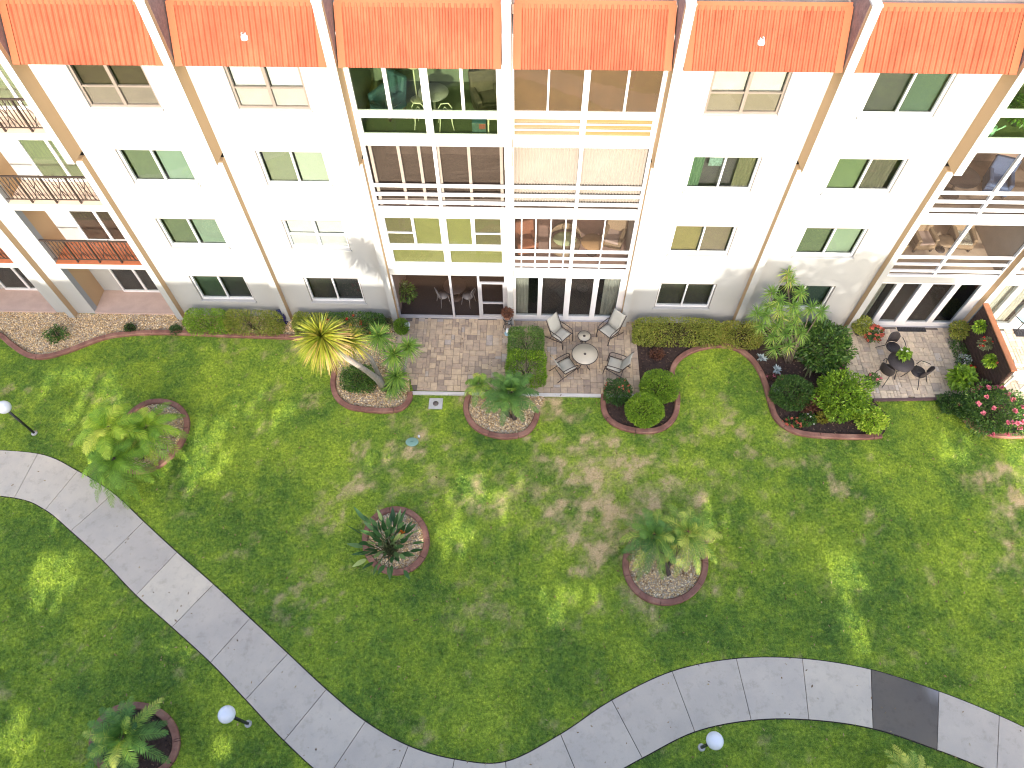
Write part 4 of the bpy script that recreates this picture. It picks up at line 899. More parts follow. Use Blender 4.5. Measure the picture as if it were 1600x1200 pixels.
bush('shrub', 'tiny dark shrub at the kerb left of the hedge', bpx(203, 513, .12), (.18, .17, .15), 700, .05, LM_DEEP, 0, .15, tint=(.2, .15))
bush('shrub', 'tiny dark shrub touching the corner of the lime hedge', bpx(275, 516, .13), (.2, .19, .16), 800, .05, LM_DEEP, 0, .15, tint=(.25, .15))
bush('shrub', 'small round topiary at the left corner of the paved patio', bpx(627, 510, .35), (.26, .26, .34), 2400, .05, LM_LIME, .0, .06, 'topiary', tint=(.25, .15))
bush('shrub', 'small blue green plant at the foot of the corner pier', bpx(603, 505, .12), (.26, .18, .13), 600, .07, LM_VARI, 0, .2, 'plant')
# spiky grey clumps
def rosette(label, px, py, n, ln, w, m, z=.02, up=.5, name='agave', cat='agave', group=None):
    p = at(px, py); t = thing(name, label, cat, (p.x, p.y, z), 0, group); L = Leaves(); d = rdirs(n, up)
    L.straps(np.tile([0, 0, .03], (n, 1)), d, ln*rng.uniform(.7, 1.1, n), w, .1, rng.random(n), 3, [.6, 1, .7, .05]); L.build('leaves', m, t)
    MB().lathe([(.03, -.02), (.04, .03), (.01, .06)], 8).build('stem', M_STEM, t); return t
rosette('silver white agave nearer the hedge', 1190, 561, 34, .24, .07, LM_GREY, group='silver agaves')
rosette('silver white agave nearer the dark mound', 1213, 580, 34, .24, .07, LM_GREY, group='silver agaves')
rosette('white flowered rosette at the kerb above the dark mound', 1211, 609, 24, .2, .08, P_WHITE, .05, name='white_flower_plant', cat='plant')
rosette('large spiky variegated plant below the dragon tree', 1268, 568, 60, .85, .09, LM_VARI, .05, .9, 'spiky_plant', 'plant')
rosette('grey spiky stalks leaning beside the glossy shrub', 1240, 548, 30, .8, .05, LM_VARI, .05, 1.2, 'spiky_plant', 'plant')
# a tree beside the opposite building whose crown throws the dappled shade
t = thing('shade_tree', 'broad leafy tree standing by the opposite apartment building', 'tree', (10.6, -23, 0)); L = Leaves(); n = 5200
cs = np.array([(-3.4, 0, 11.4, .9), (-2.4, .5, 11.9, .7), (-1.2, 0, 11.9, 1.1), (.3, .4, 12.2, 1.0), (1.5, -.3, 11.9, 1.2), (2.6, .2, 12.0, .9), (3.4, 0, 11.3, 1.0), (0, 0, 10.6, 2.2), (-2, -1, 10.2, 1.6), (2, -1, 10.2, 1.6)])
q = cs[rng.integers(0, len(cs), n)]; P = q[:, :3]+rdirs(n)*(q[:, 3]*rng.random(n)**.4)[:, None]
L.straps(P, rdirs(n), .3, .15, .1, rng.random(n), 2, [.25, 1, .15]); L.build('crown', LM_DEEP, t)
MB().tube([(0, 0, -.2), (.1, 0, 4), (-.1, 0, 8), (0, 0, 10.5)], [.3, .24, .18, .08], 10).build('trunk', M_BARK, t)
# ------------------------------------------------------------------ garden furniture and small things
# globe lamps
M_GLOBE = mat('white_acrylic_globe', (.72, .73, .76), .25, .04, 2, 30, 0)
def lamp(label, base, top):
    p = at(*base); h = tall(base, top); t = thing('garden_lamp', label, 'lamp post', (p.x, p.y, 0), 0, 'white globe lamps beside the path')
    MB().lathe([(.10, -.02), (.10, .02), (.05, .05), (.045, .05)], 16).build('base', M_CONC, t)
    MB().tube([(0, 0, 0), (0, 0, h-.2)], .042, 12).build('pole', M_BLACK, t); MB().lathe([(.05, h-.25), (.085, h-.2), (.09, h-.17), (.06, h-.15)], 16).build('fitter', M_BLACK, t)
    MB().ball((0, 0, h), .215, 24, 14).build('globe', M_GLOBE, t)
lamp('white globe lamp at the left picture edge before the palm clump', (54, 677), (5, 637))
lamp('white globe lamp on a black post between the lowest palm and the path', (388, 1131), (355, 1115))
lamp('white globe lamp on the lawn below the right bend of the path', (1096, 1168), (1118, 1159))
# lids in the lawn
p = at(681, 631); t = thing('drain_cover', 'square concrete drain cover with dark stained middle', 'drain cover', (p.x, p.y, 0)); MB().box(-.24, .24, -.22, .22, -.05, .03).build('slab', M_CONC, t, bevel=.01); MB().lathe([(.10, .0), (.10, .034), (.001, .034)], 14).build('stain', mat('dark_stain', (.12, .10, .09), .9, .3), t)
p = at(644, 691); t = thing('valve_box', 'oval pale green valve box lid set in the grass', 'valve box', (p.x, p.y, 0)); MB().lathe([(.22, -.04), (.22, .035), (.20, .045), (.001, .045)], 24, (0, 0, 0), 1, .75).build('lid', mat('pale_green_plastic', (.17, .30, .24), .5, .12), t); MB().box(-.05, .05, -.02, .02, .045, .06).build('handle', mat('green_plastic_dark', (.10, .2, .15), .5), t)
p = at(655, 683); t = thing('pipe_cap', 'short white pipe cap beside the green lid', 'pipe cap', (p.x, p.y, 0)); MB().lathe([(.04, -.03), (.04, .09), (.034, .10), (.02, .10), (.018, .07), (.001, .07)], 14).build('pipe', M_FRAME, t)

# sling chairs and glass tables on the middle patio
M_SLING = mat('beige_sling', (.36, .35, .30), .8, .08, 3, 200, .2)
M_FROST = mat('frosted_beige_glass', (.40, .36, .28), .25, .06, 2, 30, 0)
def sling_chair(label, group):
    t = thing('patio_chair', label, 'patio chair', (0, 0, 0), 0, group)
    seat = [[(x, y, z-.02*math.cos(x*5)) for x in np.linspace(-.25, .25, 7)] for y, z in ((-.27, .43), (-.1, .41), (.08, .385), (.2, .38))]
    back = [[(x, y-.02*math.cos(x*5), z) for x in np.linspace(-.25, .25, 7)] for y, z in ((.2, .385), (.27, .55), (.36, .76), (.46, .98), (.5, 1.02))]
    MB().sheet(seat).build('seat', M_SLING, t, solid=.008); MB().sheet(back).build('backrest', M_SLING, t, solid=.008)
    for s in (-1, 1):
        x = .28*s; r = .016
        MB().tube([(x, -.28, .42), (x, .0, .39), (x, .2, .38), (x, .29, .56), (x, .38, .78), (x, .5, 1.03)], r, 8).build('side_rail', M_BRONZE, t)
        MB().tube([(x, -.36, .05), (x*1.04, -.34, .3), (x*1.05, -.31, .56), (x*1.07, -.24, .635), (x*1.07, -.1, .645), (x*1.06, .15, .63), (x*1.03, .3, .6)], r, 8).build('armrest', M_BRONZE, t)
        MB().tube([(x*1.04, -.33, .42), (x, .0, .26), (x, .3, .12), (x*1.03, .5, .05)], r, 8).build('leg', M_BRONZE, t)
    MB().tube([(-.28, -.28, .415), (.28, -.28, .415)], .014, 8).build('front_bar', M_BRONZE, t); MB().tube([(-.28, .28, .13), (.28, .28, .13)], .012, 8).build('rear_bar', M_BRONZE, t)
    return t
def face(o, px, py, tx, ty, z=.4):
    p, q = at(px, py, z), at(tx, ty, z); o.location = (p.x, p.y, .055); o.rotation_euler.z = math.atan2(q.y-p.y, q.x-p.x)+math.pi/2
G_CH = 'sling chairs round the glass table'
first = sling_chair('beige sling chair nearest the hedge and the sliding doors', G_CH); face(first, 876, 523, 912, 550)
for lab, a in (('beige sling chair in front of the corner pier right of the doors', (952, 517, 916, 548)), ('beige sling chair on the lawn side nearest the hedge', (884, 573, 920, 556)), ('beige sling chair on the lawn side nearest the dark mulch', (962, 571, 922, 560))):
    c = copy_tree(first); c['label'] = lab; face(c, *a)
def glass_table(label, px, py, r, h):
    p = at(px, py, h+.05); t = thing('glass_table', label, 'table', (p.x, p.y, .055), 0, 'round glass topped tables on the middle patio')
    MB().lathe([(r-.012, h-.012), (r-.012, h), (.001, h)], 36).build('glass_top', M_FROST, t)
    ring = [(r*math.cos(a), r*math.sin(a), h-.004) for a in np.linspace(0, 2*math.pi, 37)]; MB().tube(ring, .014, 8, False).build('rim', M_BRONZE, t)
    for k in range(4):
        a = math.pi/4+k*math.pi/2; c, s = math.cos(a), math.sin(a)
        MB().tube([(r*.92*c, r*.92*s, h-.03), (r*.5*c, r*.5*s, h-.06), (.06*c, .06*s, h*.6), (.08*c, .08*s, h*.35), (r*.45*c, r*.45*s, .06), (r*.72*c, r*.72*s, .01)], .015, 7).build('leg', M_BRONZE, t)
    MB().lathe([(.05, h+.001), (.05, h+.006), (.02, h+.006)], 12).build('hub', M_BRONZE, t)
glass_table('large round glass table between the four sling chairs', 914, 553, .46, .70)
glass_table('small round glass side table by the sliding doors', 913, 525, .235, .5)

# dark woven set on the right patio
M_WEAVE = mat('dark_woven_resin', (.035, .028, .028), .6, .4, 20, 120, .5)
def tub_chair(label):
    t = thing('woven_chair', label, 'chair', (0, 0, 0), 0, 'dark woven chairs round the bistro table')
    MB().lathe([(.001, .40), (.23, .41), (.25, .43), (.24, .455), (.001, .45)], 20).build('seat', M_WEAVE, t)
    rows = []
    for z, sp in ((.45, .7), (.6, .8), (.75, .8), (.86, .62), (.92, .35)):
        rows.append([(.29*math.sin(a)*(1+.12*(z-.45)), .27*math.cos(a)+.14*(z-.45), z) for a in np.linspace(-sp*1.3, sp*1.3, 13)])
    MB().sheet(rows).build('backrest', M_WEAVE, t, solid=.02)
    for s in (-1, 1):
        MB().tube([(.22*s, -.2, .42), (.25*s, -.25, .2), (.27*s, -.3, 0)], .013, 7).build('leg', M_BLACK, t); MB().tube([(.2*s, .18, .42), (.24*s, .3, .2), (.27*s, .4, 0)], .013, 7).build('leg', M_BLACK, t)
        MB().tube([(.28*s, .12, .78), (.32*s, -.05, .68), (.30*s, -.2, .62), (.24*s, -.24, .43)], .013, 7).build('armrest', M_BLACK, t)
    return t
tb = (1407, 563)
f = tub_chair('dark woven chair on the building side of the bistro table'); face(f, 1394, 545, *tb)
for lab, a in (('dark woven chair on the shrub side of the bistro table', (1386, 580)), ('dark woven chair on the fence side of the bistro table', (1433, 583))):
    c = copy_tree(f); c['label'] = lab; face(c, *a, *tb)
p = at(1408, 565, .74); t = thing('bistro_table', 'round dark woven table with a potted plant on top', 'table', (p.x, p.y, .055)); MB().lathe([(.42, .66), (.44, .68), (.44, .70), (.001, .705)], 28).build('tabletop', M_WEAVE, t)
for k in range(3):
    a = k*2.094+.5; MB().tube([(.1*math.cos(a), .1*math.sin(a), .66), (.08*math.cos(a), .08*math.sin(a), .35), (.3*math.cos(a), .3*math.sin(a), 0)], .016, 7).build('leg', M_BLACK, t)
M_POTD, M_POTT = mat('dark_glazed_pot', (.03, .03, .032), .35, .2), mat('clay_pot', (.32, .15, .09), .8, .2)
def pot(label, px, py, z, r, h, pm, lm, n, fr, ll=.08, fl=None, tint=(.5, .2), name='potted_plant'):
    p = at(px, py, z); t = thing(name, label, 'potted plant', (p.x, p.y, z))
    MB().lathe([(r*.68, 0), (r*.8, h*.4), (r, h*.92), (r*1.08, h*.94), (r*1.08, h), (r*.92, h), (r*.9, h*.9), (.001, h*.9)], 20).build('pot', pm, t)
    d = rdirs(n, .25); P = np.array([0, 0, h+fr*.55])+d*(fr*np.cbrt(rng.random(n)))[:, None]; P[:, 2] = np.maximum(P[:, 2], h*.9)
    L = Leaves(); L.straps(P, d+rng.normal(0, .5, (n, 3)), ll*rng.uniform(.7, 1.2, n), ll*.5, .2, np.clip(rng.normal(*tint, n), 0, 1), 2, [.25, 1, .15]); L.build('foliage', lm, t)
    if fl: flowers([np.array([0, 0, h+fr*.55])+q*fr*1.05 for q in rdirs(fl[0], .6)], fl[1], fl[2], t)
    return t
pot('small green plant in a bowl on the bistro table', 1409, 559, .755, .1, .12, M_POTD, LM_LIME, 420, .2, .09, (3, .05, P_WHITE), (.35, .2))
pot('olive plant in a dark pot by the right patio doors', 1340, 521, .055, .17, .3, M_POTD, LM_OLIVE, 900, .34, .08)
pot('pot of massed coral red flowers left of the doormat', 1358, 532, .055, .17, .26, M_POTD, LM_DEEP, 500, .3, .07, (34, .075, P_CORAL))
pot('bronze green plant in a black bowl near the fence post', 1489, 527, .055, .2, .26, M_POTD, LM_OLIVE, 900, .34, .08, None, (.6, .2))
pot('spiky green plant in a dark pot at the lawn end of the fence bed', 1492, 602, .055, .16, .3, M_POTD, LM_LIME, 500, .36, .2, None, (.3, .2))
pot('small green pot with a pink bloom beside the lime shrub', 1357, 603, .055, .14, .2, M_POTD, LM_DEEP, 600, .26, .07, (3, .07, P_PINK), (.6, .2))
pot('reddish plant in a clay bowl on a wire stand by the screen door', 793, 497, .62, .16, .2, M_POTT, LM_BROWN, 500, .2, .08, None, (.6, .2))
p = at(793, 497, .6); t = thing('plant_stand', 'black scrolled wire stand holding the clay bowl', 'plant stand', (p.x, p.y, .055))
for z, r in ((.55, .17), (.3, .13), (.02, .16)): MB().tube([(r*math.cos(a), r*math.sin(a), z) for a in np.linspace(0, 6.283, 21)], .012, 6, False).build('ring', M_BLACK, t)
for k in range(3): a = k*2.094; MB().tube([(.17*math.cos(a), .17*math.sin(a), .55), (.12*math.cos(a), .12*math.sin(a), .3), (.17*math.cos(a), .17*math.sin(a), 0)], .011, 6).build('leg', M_BLACK, t)
p = at(793, 523); t = thing('garden_figurine', 'white and pale blue bird figurine in front of the wire stand', 'figurine', (p.x, p.y, .055))
MB().lathe([(.11, 0), (.12, .03), (.07, .08), (.03, .1)], 14).build('base', mat('pale_blue_glaze', (.25, .42, .5), .3, .2), t); MB().ball((0, 0, .2), (.065, .10, .11), 12, 8).ball((0, -.06, .34), (.035, .045, .04), 10, 7).tube([(0, -.03, .26), (0, -.06, .33)], .025, 8).build('bird', mat('white_glaze', (.7, .72, .75), .3, .05), t)
p = at(638, 515); t = thing('garden_figurine', 'small white ball ornament beside the round topiary', 'figurine', (p.x, p.y, .04)); MB().ball((0, 0, .27), .11, 14, 9).ball((0, -.02, .1), .07, 12, 8).tube([(0, 0, .08), (0, 0, .22)], .03, 8).build('body', M_FRAME, t); MB().lathe([(.07, 0), (.07, .03), (.05, .04)], 12).build('foot', M_FRAME, t)
p = at(441, 503); t = thing('garden_pot', 'cobalt blue glazed pot between the two hedges', 'pot', (p.x, p.y, .02)); MB().lathe([(.14, 0), (.2, .15), (.22, .32), (.19, .44), (.21, .47), (.18, .47), (.16, .4), (.001, .38)], 24).build('body', mat('cobalt_glaze', (.012, .015, .12), .12, .2, 3, 20, 0), t); MB().lathe([(.23, -.015), (.24, .02), (.15, .025)], 20).build('saucer', mat('cobalt_saucer', (.012, .015, .10), .2), t)
# doormats
def mat_on(label, px, py):
    p = at(px, py); t = thing('doormat', label, 'doormat', (p.x, p.y, .058), 0); MB().box(-.52, .52, -.17, .17, 0, .018).build('mat', mat('black_rubber', (.018, .018, .022), .8, .3, 10, 120, .6), t)
    mb = MB()
    for k in range(9): mb.tube([(-.44+.11*k, -.1, .019), (-.40+.11*k, .0, .021), (-.44+.11*k, .1, .019)], .008, 5)
    mb.build('pattern', mat('grey_rubber', (.07, .07, .075), .8, .2), t)
mat_on('black patterned doormat before the right patio doors', 1422, 514); mat_on('black doormat beyond the slatted fence', 1606, 522)
# slatted fence with a copper coloured cap
t = thing('slatted_fence', 'dark brown slatted screen fence with an orange brown top board', 'fence', (16.0, 0, 0)); M_SLAT = mat('dark_stained_wood', (.055, .028, .020), .75, .35, 9, 50, .4); ya, yb = -.32, -3.05
for y in np.linspace(ya, yb, 4): MB().box(-.03, .05, y-.045, y+.045, -.05, 1.74).build('post', M_SLAT, t)
for k in range(11): MB().box(-.052, -.031, yb-.02, ya+.02, .1+k*.15, .1+k*.15+.132).build('slat', M_SLAT, t)
MB().box(-.1, .1, yb-.06, ya+.06, 1.745, 1.785).build('top_board', mat('copper_brown_board', (.30, .12, .055), .6, .2, 6, 40), t, bevel=.006)
for k, (yy, zz, lab, fl) in enumerate(((-.95, 1.3, 'leafy green basket hung on the fence nearest the wall', None), (-1.65, 1.25, 'hanging basket with a few red blooms in mid fence', (6, .06, P_RED)), (-2.3, 1.15, 'lime leafy basket with an orange bloom hung near the fence end', (3, .08, P_CORAL)))):
    q = thing('hanging_basket', lab, 'hanging basket', (15.83, yy, zz)); MB().lathe([(.05, -.14), (.11, -.06), (.13, 0), (.11, 0), (.001, -.02)], 14).build('pot', M_POTD, q)
    MB().tube([(.0, 0, .02), (.05, 0, .2), (.1, 0, .3)], .006, 5).build('hook', M_BLACK, q); n = 260; d = rdirs(n, .1); L = Leaves(); L.straps(d*.17*np.cbrt(rng.random(n))[:, None]+np.array([0, 0, .05]), d, .12, .06, .3, np.clip(rng.normal(.45, .25, n), 0, 1), 2, [.25, 1, .15]); L.build('foliage', LM_LIME if k != 1 else LM_VARI, q)
    if fl: flowers([np.array([-.03, 0, .08])+v*.2 for v in rdirs(fl[0], .2)], fl[1], fl[2], q)
bush('flower_bed', 'row of small plants in the strip along the fence foot', bpx(1503, 560, .1), (.28, 1.0, .14), 1300, .07, LM_DEEP, 0, .25, 'plants', None, (4, .05, P_WHITE))
bush('flower_bed', 'scarlet flower cluster on the ground before the fence', bpx(1518, 578, .15), (.16, .16, .14), 200, .06, LM_DEEP, 0, .2, 'flowers', None, (14, .07, P_RED))
bush('flower_bed', 'pale grey white foliage before the fence', bpx(1506, 563, .12), (.2, .2, .14), 340, .07, LM_GREY, 0, .2, 'flowers')
# white chair and glass lounge table beyond the fence
M_RESIN = mat('white_resin', (.72, .72, .73), .4, .04, 3, 30, 0)
p = at(1590, 588, .4); t = thing('resin_chair', 'white resin armchair on the sunny patio beyond the fence', 'chair', (p.x, p.y, .055), R(75))
for k in range(5): MB().box(-.24+.1*k, -.16+.1*k, -.25, .25, .41, .43).build('seat_slat', M_RESIN, t); MB().obox((-.2+.1*k, .32, .66), (.035, 0, 0), (0, .012, -.003), (0, .07, .23)).build('back_slat', M_RESIN, t)
MB().obox((0, .39, .9), (.27, 0, 0), (0, .016, -.004), (0, .012, .04)).build('top_rail', M_RESIN, t)
for s in (-1, 1):
    MB().box(.27*s-.03, .27*s+.03, -.28, .3, .63, .66).build('armrest', M_RESIN, t)
    for y in (-.26, .27): MB().box(.27*s-.025, .27*s+.025, y-.025, y+.025, 0, .63).build('leg', M_RESIN, t)
p = at(1578, 492, .7); t = thing('glass_table', 'glass patio table with a dark curved metal frame beyond the fence', 'table', (p.x+.75, p.y, .055)); MB().lathe([(.6, .70), (.6, .712), (.001, .712)], 32).build('glass_top', mat('blue_green_glass', (.22, .36, .40), .08, .1), t); MB().tube([(.6*math.cos(a), .6*math.sin(a), .706) for a in np.linspace(0, 6.283, 33)], .018, 7, False).build('rim', M_BLACK, t)
for k in range(4): a = k*1.571+.78; MB().tube([(.56*math.cos(a), .56*math.sin(a), .69), (.3*math.cos(a), .3*math.sin(a), .5), (.5*math.cos(a), .5*math.sin(a), 0)], .018, 7).build('leg', M_BLACK, t)

# ---- things seen through the lanai glass
M_TEAL, M_PLAID, M_CREAMW = mat('teal_fabric', (.018, .05, .055), .7, .25, 9, 60), mat('brown_plaid_fabric', (.05, .036, .022), .85, .8, 5, 24), mat('cream_paint', (.34, .33, .23), .5, .08)
M_WICK, M_CUSH = mat('tan_wicker', (.17, .12, .07), .8, .3, 25, 120, .4), mat('rose_beige_cushion', (.27, .2, .165), .85, .12)
def easy_chair(label, loc, rz, body, cush, sc=1.):
    t = thing('armchair', label, 'armchair', loc, rz); t.scale = (sc,)*3
    MB().box(-.36, .36, -.36, .36, .12, .34).build('base', body, t, bevel=.03); MB().box(-.28, .28, -.36, .26, .345, .46).build('seat_cushion', cush, t, bevel=.04)
    MB().obox((0, .36, .62), (.36, 0, 0), (0, .09, -.02), (0, .08, .34)).build('backrest', body, t, bevel=.05)
    for s in (-1, 1):
        MB().box(.30*s-.07 if s > 0 else -.37, .37 if s > 0 else -.23, -.36, .34, .345, .6).build('armrest', body, t, bevel=.04)
        for y in (-.3, .3): MB().box(.3*s-.03, .3*s+.03, y-.03, y+.03, 0, .12).build('leg', M_BRONZE, t)
    return t
def cafe_chair(label, loc, rz, m=M_CREAMW, group=None):
    t = thing('cafe_chair', label, 'chair', loc, rz, group); MB().lathe([(.001, .43), (.2, .43), (.21, .45), (.001, .46)], 18).build('seat', m, t)
    for x, y in ((-.15, -.15), (.15, -.15), (-.15, .15), (.15, .15)): MB().tube([(x, y, .43), (x*1.15, y*1.15, .2), (x*1.35, y*1.35, 0)], .016, 6).build('leg', m, t)
    MB().tube([(-.18, .14, .44), (-.19, .22, .75), (-.1, .26, .93), (.1, .26, .93), (.19, .22, .75), (.18, .14, .44)], .016, 7).build('back_hoop', m, t); MB().tube([(-.1, .17, .45), (-.08, .23, .7), (0, .25, .82), (.08, .23, .7), (.1, .17, .45)], .012, 6).build('inner_hoop', m, t)
    return t
def round_table(label, loc, r, h, top, leg):
    t = thing('round_table', label, 'table', loc); MB().lathe([(r, h-.03), (r+.01, h-.015), (r, h), (.001, h)], 28).build('tabletop', top, t); MB().tube([(0, 0, .02), (0, 0, h-.03)], .04, 10).build('pedestal', leg, t); MB().lathe([(r*.55, 0), (r*.5, .03), (.04, .06)], 20).build('foot', leg, t); return t
z4, z3, z2, z1 = ZF[3], ZF[2], ZF[1], ZF[0]
easy_chair('dark teal armchair in the fourth floor glazed room', (-4.1, 1.15, z4), R(-35), M_TEAL, M_TEAL, 1.05)
easy_chair('armchair under a brown plaid blanket in the fourth floor glazed room', (-1.25, 1.2, z4), R(20), M_PLAID, M_PLAID, 1.1)
cafe_chair('cream bentwood chair left of the white post on the fourth floor', (-3.05, .5, z4), R(170), group='cream bentwood chairs on the fourth floor')
cafe_chair('cream bentwood chair right of the white post on the fourth floor', (-2.4, .5, z4), R(190), group='cream bentwood chairs on the fourth floor')
round_table('small grey table between the bentwood chairs', (-2.75, 1.05, z4), .42, .72, mat('grey_marble', (.18, .175, .15), .4, .3), M_CREAMW)
p_ = thing('floor_fan', 'white pedestal fan at the back of the glazed fourth floor room', 'fan', (-3.35, 1.7, z4)); MB().tube([(0, 0, .02), (0, 0, 1.05)], .02, 8).build('pole', M_CREAMW, p_); MB().lathe([(.2, 0), (.18, .03), (.03, .05)], 18).build('foot', M_CREAMW, p_); MB().ball((0, -.04, 1.25), (.26, .07, .26), 18, 10).build('fan_cage', M_CREAMW, p_)
p_ = thing('storage_box', 'printed dark green box with red and blue panels on the fourth floor', 'box', (-1.45, .35, z4)); MB().box(-.2, .2, -.12, .12, 0, .32).build('body', mat('dark_green_print', (.025, .05, .042), .6, .6, 14, 30), p_, bevel=.01); MB().box(.0, .18, -.125, -.121, .14, .30).build('panel', mat('red_print', (.14, .03, .02), .6, .4, 20), p_); MB().box(-.19, .19, -.11, .11, .321, .335).build('lid', mat('teal_lid', (.03, .08, .09), .5), p_)
p_ = thing('side_table', 'cream side table right of the printed box', 'table', (-1.02, .45, z4)); MB().box(-.2, .2, -.2, .2, .42, .45).build('top', M_CREAMW, p_); [MB().box(x-.02, x+.02, y-.02, y+.02, 0, .42).build('leg', M_CREAMW, p_) for x in (-.17, .17) for y in (-.17, .17)]
# second floor, middle right: rattan room
p_ = thing('rattan_daybed', 'domed rattan lounge with green cushions behind the second floor rails', 'lounge chair', (1.25, 1.0, z2)); MB().lathe([(.5, .1), (.55, .3), (.5, .34), (.001, .34)], 24).build('seat', M_WICK, p_)
rows = [[(.56*math.cos(a)*math.cos(b), .1+.5*math.sin(a)*math.cos(b), .34+.75*math.sin(b)) for a in np.linspace(.1, 3.04, 15)] for b in np.linspace(0, 1.5, 8)]
MB().sheet(rows).build('canopy', M_WICK, p_, solid=.02); MB().ball((0, .1, .42), (.42, .34, .12), 16, 8).build('cushion', mat('olive_cushion', (.22, .24, .12), .85, .15), p_)
easy_chair('rust orange armchair at the left of the rattan room', (-.1, 1.0, z2), R(15), mat('rust_fabric', (.14, .05, .022), .8, .25), mat('rust_fabric_light', (.2, .07, .03), .8, .2))
round_table('low wooden table in the rattan room', (2.2, .9, z2), .4, .5, mat('honey_wood', (.28, .17, .08), .5, .25), M_BRONZE)
easy_chair('brown wicker chair at the right of the rattan room', (2.95, 1.3, z2), R(-20), M_WICK, M_CUSH)
# right lanais
easy_chair('wicker armchair with a plain rose cushion on the right second floor lanai', (13.65, 1.45, z2), R(5), M_WICK, M_CUSH)
c = easy_chair('wicker armchair with a flowered cushion on the right second floor lanai', (15.0, 1.5, z2), R(-5), M_WICK, mat('flowered_cushion', (.26, .25, .2), .85, .8, 16, 40))
round_table('small tan table with papers between the wicker armchairs', (14.35, 1.25, z2), .3, .45, mat('tan_wood', (.26, .19, .12), .5, .25), M_BRONZE)
p_ = thing('storage_chest', 'low tan wooden chest at the left of the right second floor lanai', 'chest', (12.75, 1.2, z2)); MB().box(-.25, .25, -.2, .2, .04, .4).build('body', mat('tan_chest', (.28, .21, .11), .6, .2), p_, bevel=.01); MB().box(-.27, .27, -.22, .22, .402, .44).build('lid', mat('tan_chest_lid', (.32, .25, .14), .6, .2), p_, bevel=.01); MB().box(-.04, .04, -.225, -.205, .33, .37).build('latch', M_BRONZE, p_)
round_table('dark dining table with flowers on the right third floor lanai', (13.2, 1.0, z3), .55, .74, M_BRONZE, M_BRONZE)
pot('red flowers in a yellow vase on the dark dining table', 1455, 276, z3+.745, .07, .16, mat('yellow_vase', (.6, .45, .1), .3, .1), LM_DEEP, 120, .16, .08, (5, .06, P_MAG))
cafe_chair('brown chair left of the dark dining table', (12.5, 1.0, z3), R(90), M_WICK); cafe_chair('brown chair behind the dark dining table', (13.2, 1.75, z3), R(0), M_WICK)
easy_chair('blue armchair on the right third floor lanai', (14.6, 1.2, z3), R(-20), mat('blue_fabric', (.03, .05, .10), .8, .2), mat('blue_cushion', (.04, .07, .14), .8, .2))
p_ = thing('watering_can', 'pale green watering can on the right fourth floor sill', 'watering can', (12.75, .45, z4)); mg = mat('mint_plastic', (.18, .33, .22), .4, .08); MB().lathe([(.13, 0), (.14, .04), (.12, .26), (.10, .26), (.001, .22)], 18).build('body', mg, p_); MB().tube([(.1, 0, .08), (.26, 0, .2), (.34, 0, .28)], [.03, .02, .022], 8).build('spout', mg, p_); MB().tube([(-.12, 0, .08), (-.24, 0, .15), (-.22, 0, .27), (-.08, 0, .28)], .015, 7).build('handle', mg, p_)
pot('bushy dark house plant behind the right fourth floor glass', 1585, 195, z4, .16, .26, M_POTD, LM_DEEP, 600, .42, .12)
M_GREYCH = mat('grey_painted_metal', (.13, .13, .135), .5, .1)
# ground floor screened room: white chairs at a table, plants
round_table('dark table inside the screened ground floor room', (-2.75, 1.0, z1), .42, .72, M_BRONZE, M_BRONZE)
cafe_chair('pale metal chair left of the dark table in the screened room', (-3.2, .75, z1), R(120), M_GREYCH, 'pale chairs in the screened room'); cafe_chair('pale metal chair right of the dark table in the screened room', (-2.25, .75, z1), R(-120), M_GREYCH, 'pale chairs in the screened room')
pot('leafy house plant in the left corner of the screened room', 635, 470, z1+.02, .16, .3, M_POTD, LM_DEEP, 500, .4, .12)
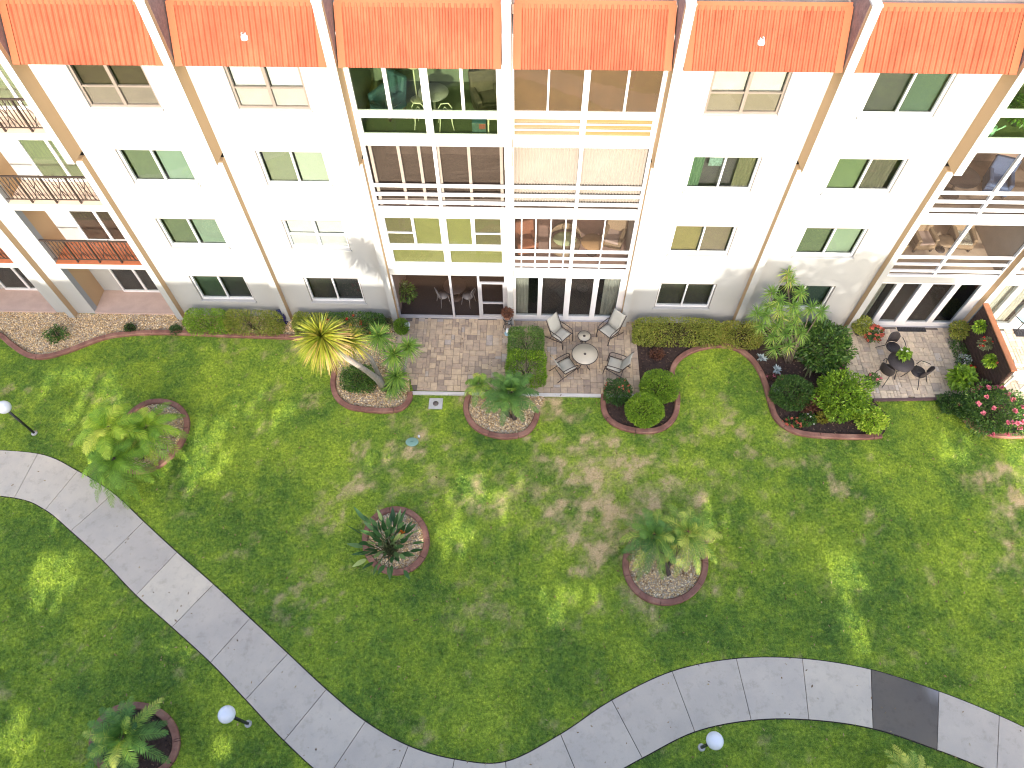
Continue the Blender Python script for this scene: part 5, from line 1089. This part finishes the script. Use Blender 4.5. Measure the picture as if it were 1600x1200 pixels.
# ------------------------------------------------------------------ unseen building opposite: shading wall behind the camera, holes added to cast sun dapples
OPP = thing('apartment_building', 'unseen apartment block opposite, a wall pierced to throw sun dapples on the lawn', 'apartment building', (0, -26, 0))
TE = math.tan(SUN_EL); CELL = .25
PATCH = [(85, 905, 42, 45, .8), (25, 1150, 35, 45, .7), (268, 1000, 30, 26, .8), (310, 705, 55, 62, .55), (165, 655, 70, 45, .75), (135, 590, 70, 25, .4), (760, 765, 65, 40, .5), (700, 832, 45, 42, .5), (1322, 893, 42, 32, .7), (1330, 965, 26, 50, .75), (330, 1165, 38, 30, .5), (60, 820, 30, 25, .4), (600, 720, 45, 25, .35), (430, 640, 60, 30, .3), (1490, 700, 45, 25, .3), (880, 930, 60, 28, .35), (1090, 815, 50, 40, .45)]
x0w, x1w, zt = -45., 15.95, 12.4
ncx, ncz = int((x1w-x0w)/CELL), int(zt/CELL); hole = np.zeros((ncx, ncz), bool)
for px, py, rx, ry, dens in PATCH:
    c = at(px, py); ex, ey = (at(px+rx, py)-c).length, (at(px, py+ry)-c).length
    cz = (c.y+26)*TE; hz = ey*TE
    for i in range(ncx):
        for k in range(ncz):
            x, z = x0w+(i+.5)*CELL, (k+.5)*CELL; d = ((x-c.x)/ex)**2+((z-cz)/hz)**2
            if d < 1.25 and rng.random() < dens*(1.25-d)*1.5: hole[i, k] = True
mb = MB()
for i in range(ncx):
    k = 0
    while k < ncz:
        if hole[i, k]: k += 1; continue
        j = k
        while j < ncz and not hole[i, j]: j += 1
        mb.box(x0w+i*CELL, x0w+(i+1)*CELL, -.1, 0, k*CELL, j*CELL if j < ncz else zt); k = j
mb.box(-75, x0w, -.1, 0, 0, zt); mb.build('dapple_wall', M_WALL, OPP)
MB().box(-75, 15.95, -2.4, .02, zt, zt+.012).build('roof', M_ROOFTOP, OPP)
for k in range(24): MB().box(-74+k*3.9, -73.7+k*3.9, -2.3, -2.0, 0, zt).build('column', M_CONC, OPP)
# fallen leaves
X = rng.uniform(-22, 20, 900); Y = rng.uniform(-15, -.6, 900); n = len(X)
L = Leaves(); z = np.where(inside(X, Y, PATH_POLY), .052, .07); L.straps(np.stack([X, Y, z], -1), np.stack([rng.normal(0, 1, n), rng.normal(0, 1, n), rng.normal(0, .15, n)], -1), rng.uniform(.04, .11, n), rng.uniform(.02, .045, n), .1, rng.random(n), 2, [.3, 1, .1])
tag(L.build('leaf_litter', leaf_mat('dry_leaf', [(0, (.10, .05, .025)), (.5, (.26, .16, .07)), (1, (.45, .34, .17))], .7, .1)), kind='stuff')
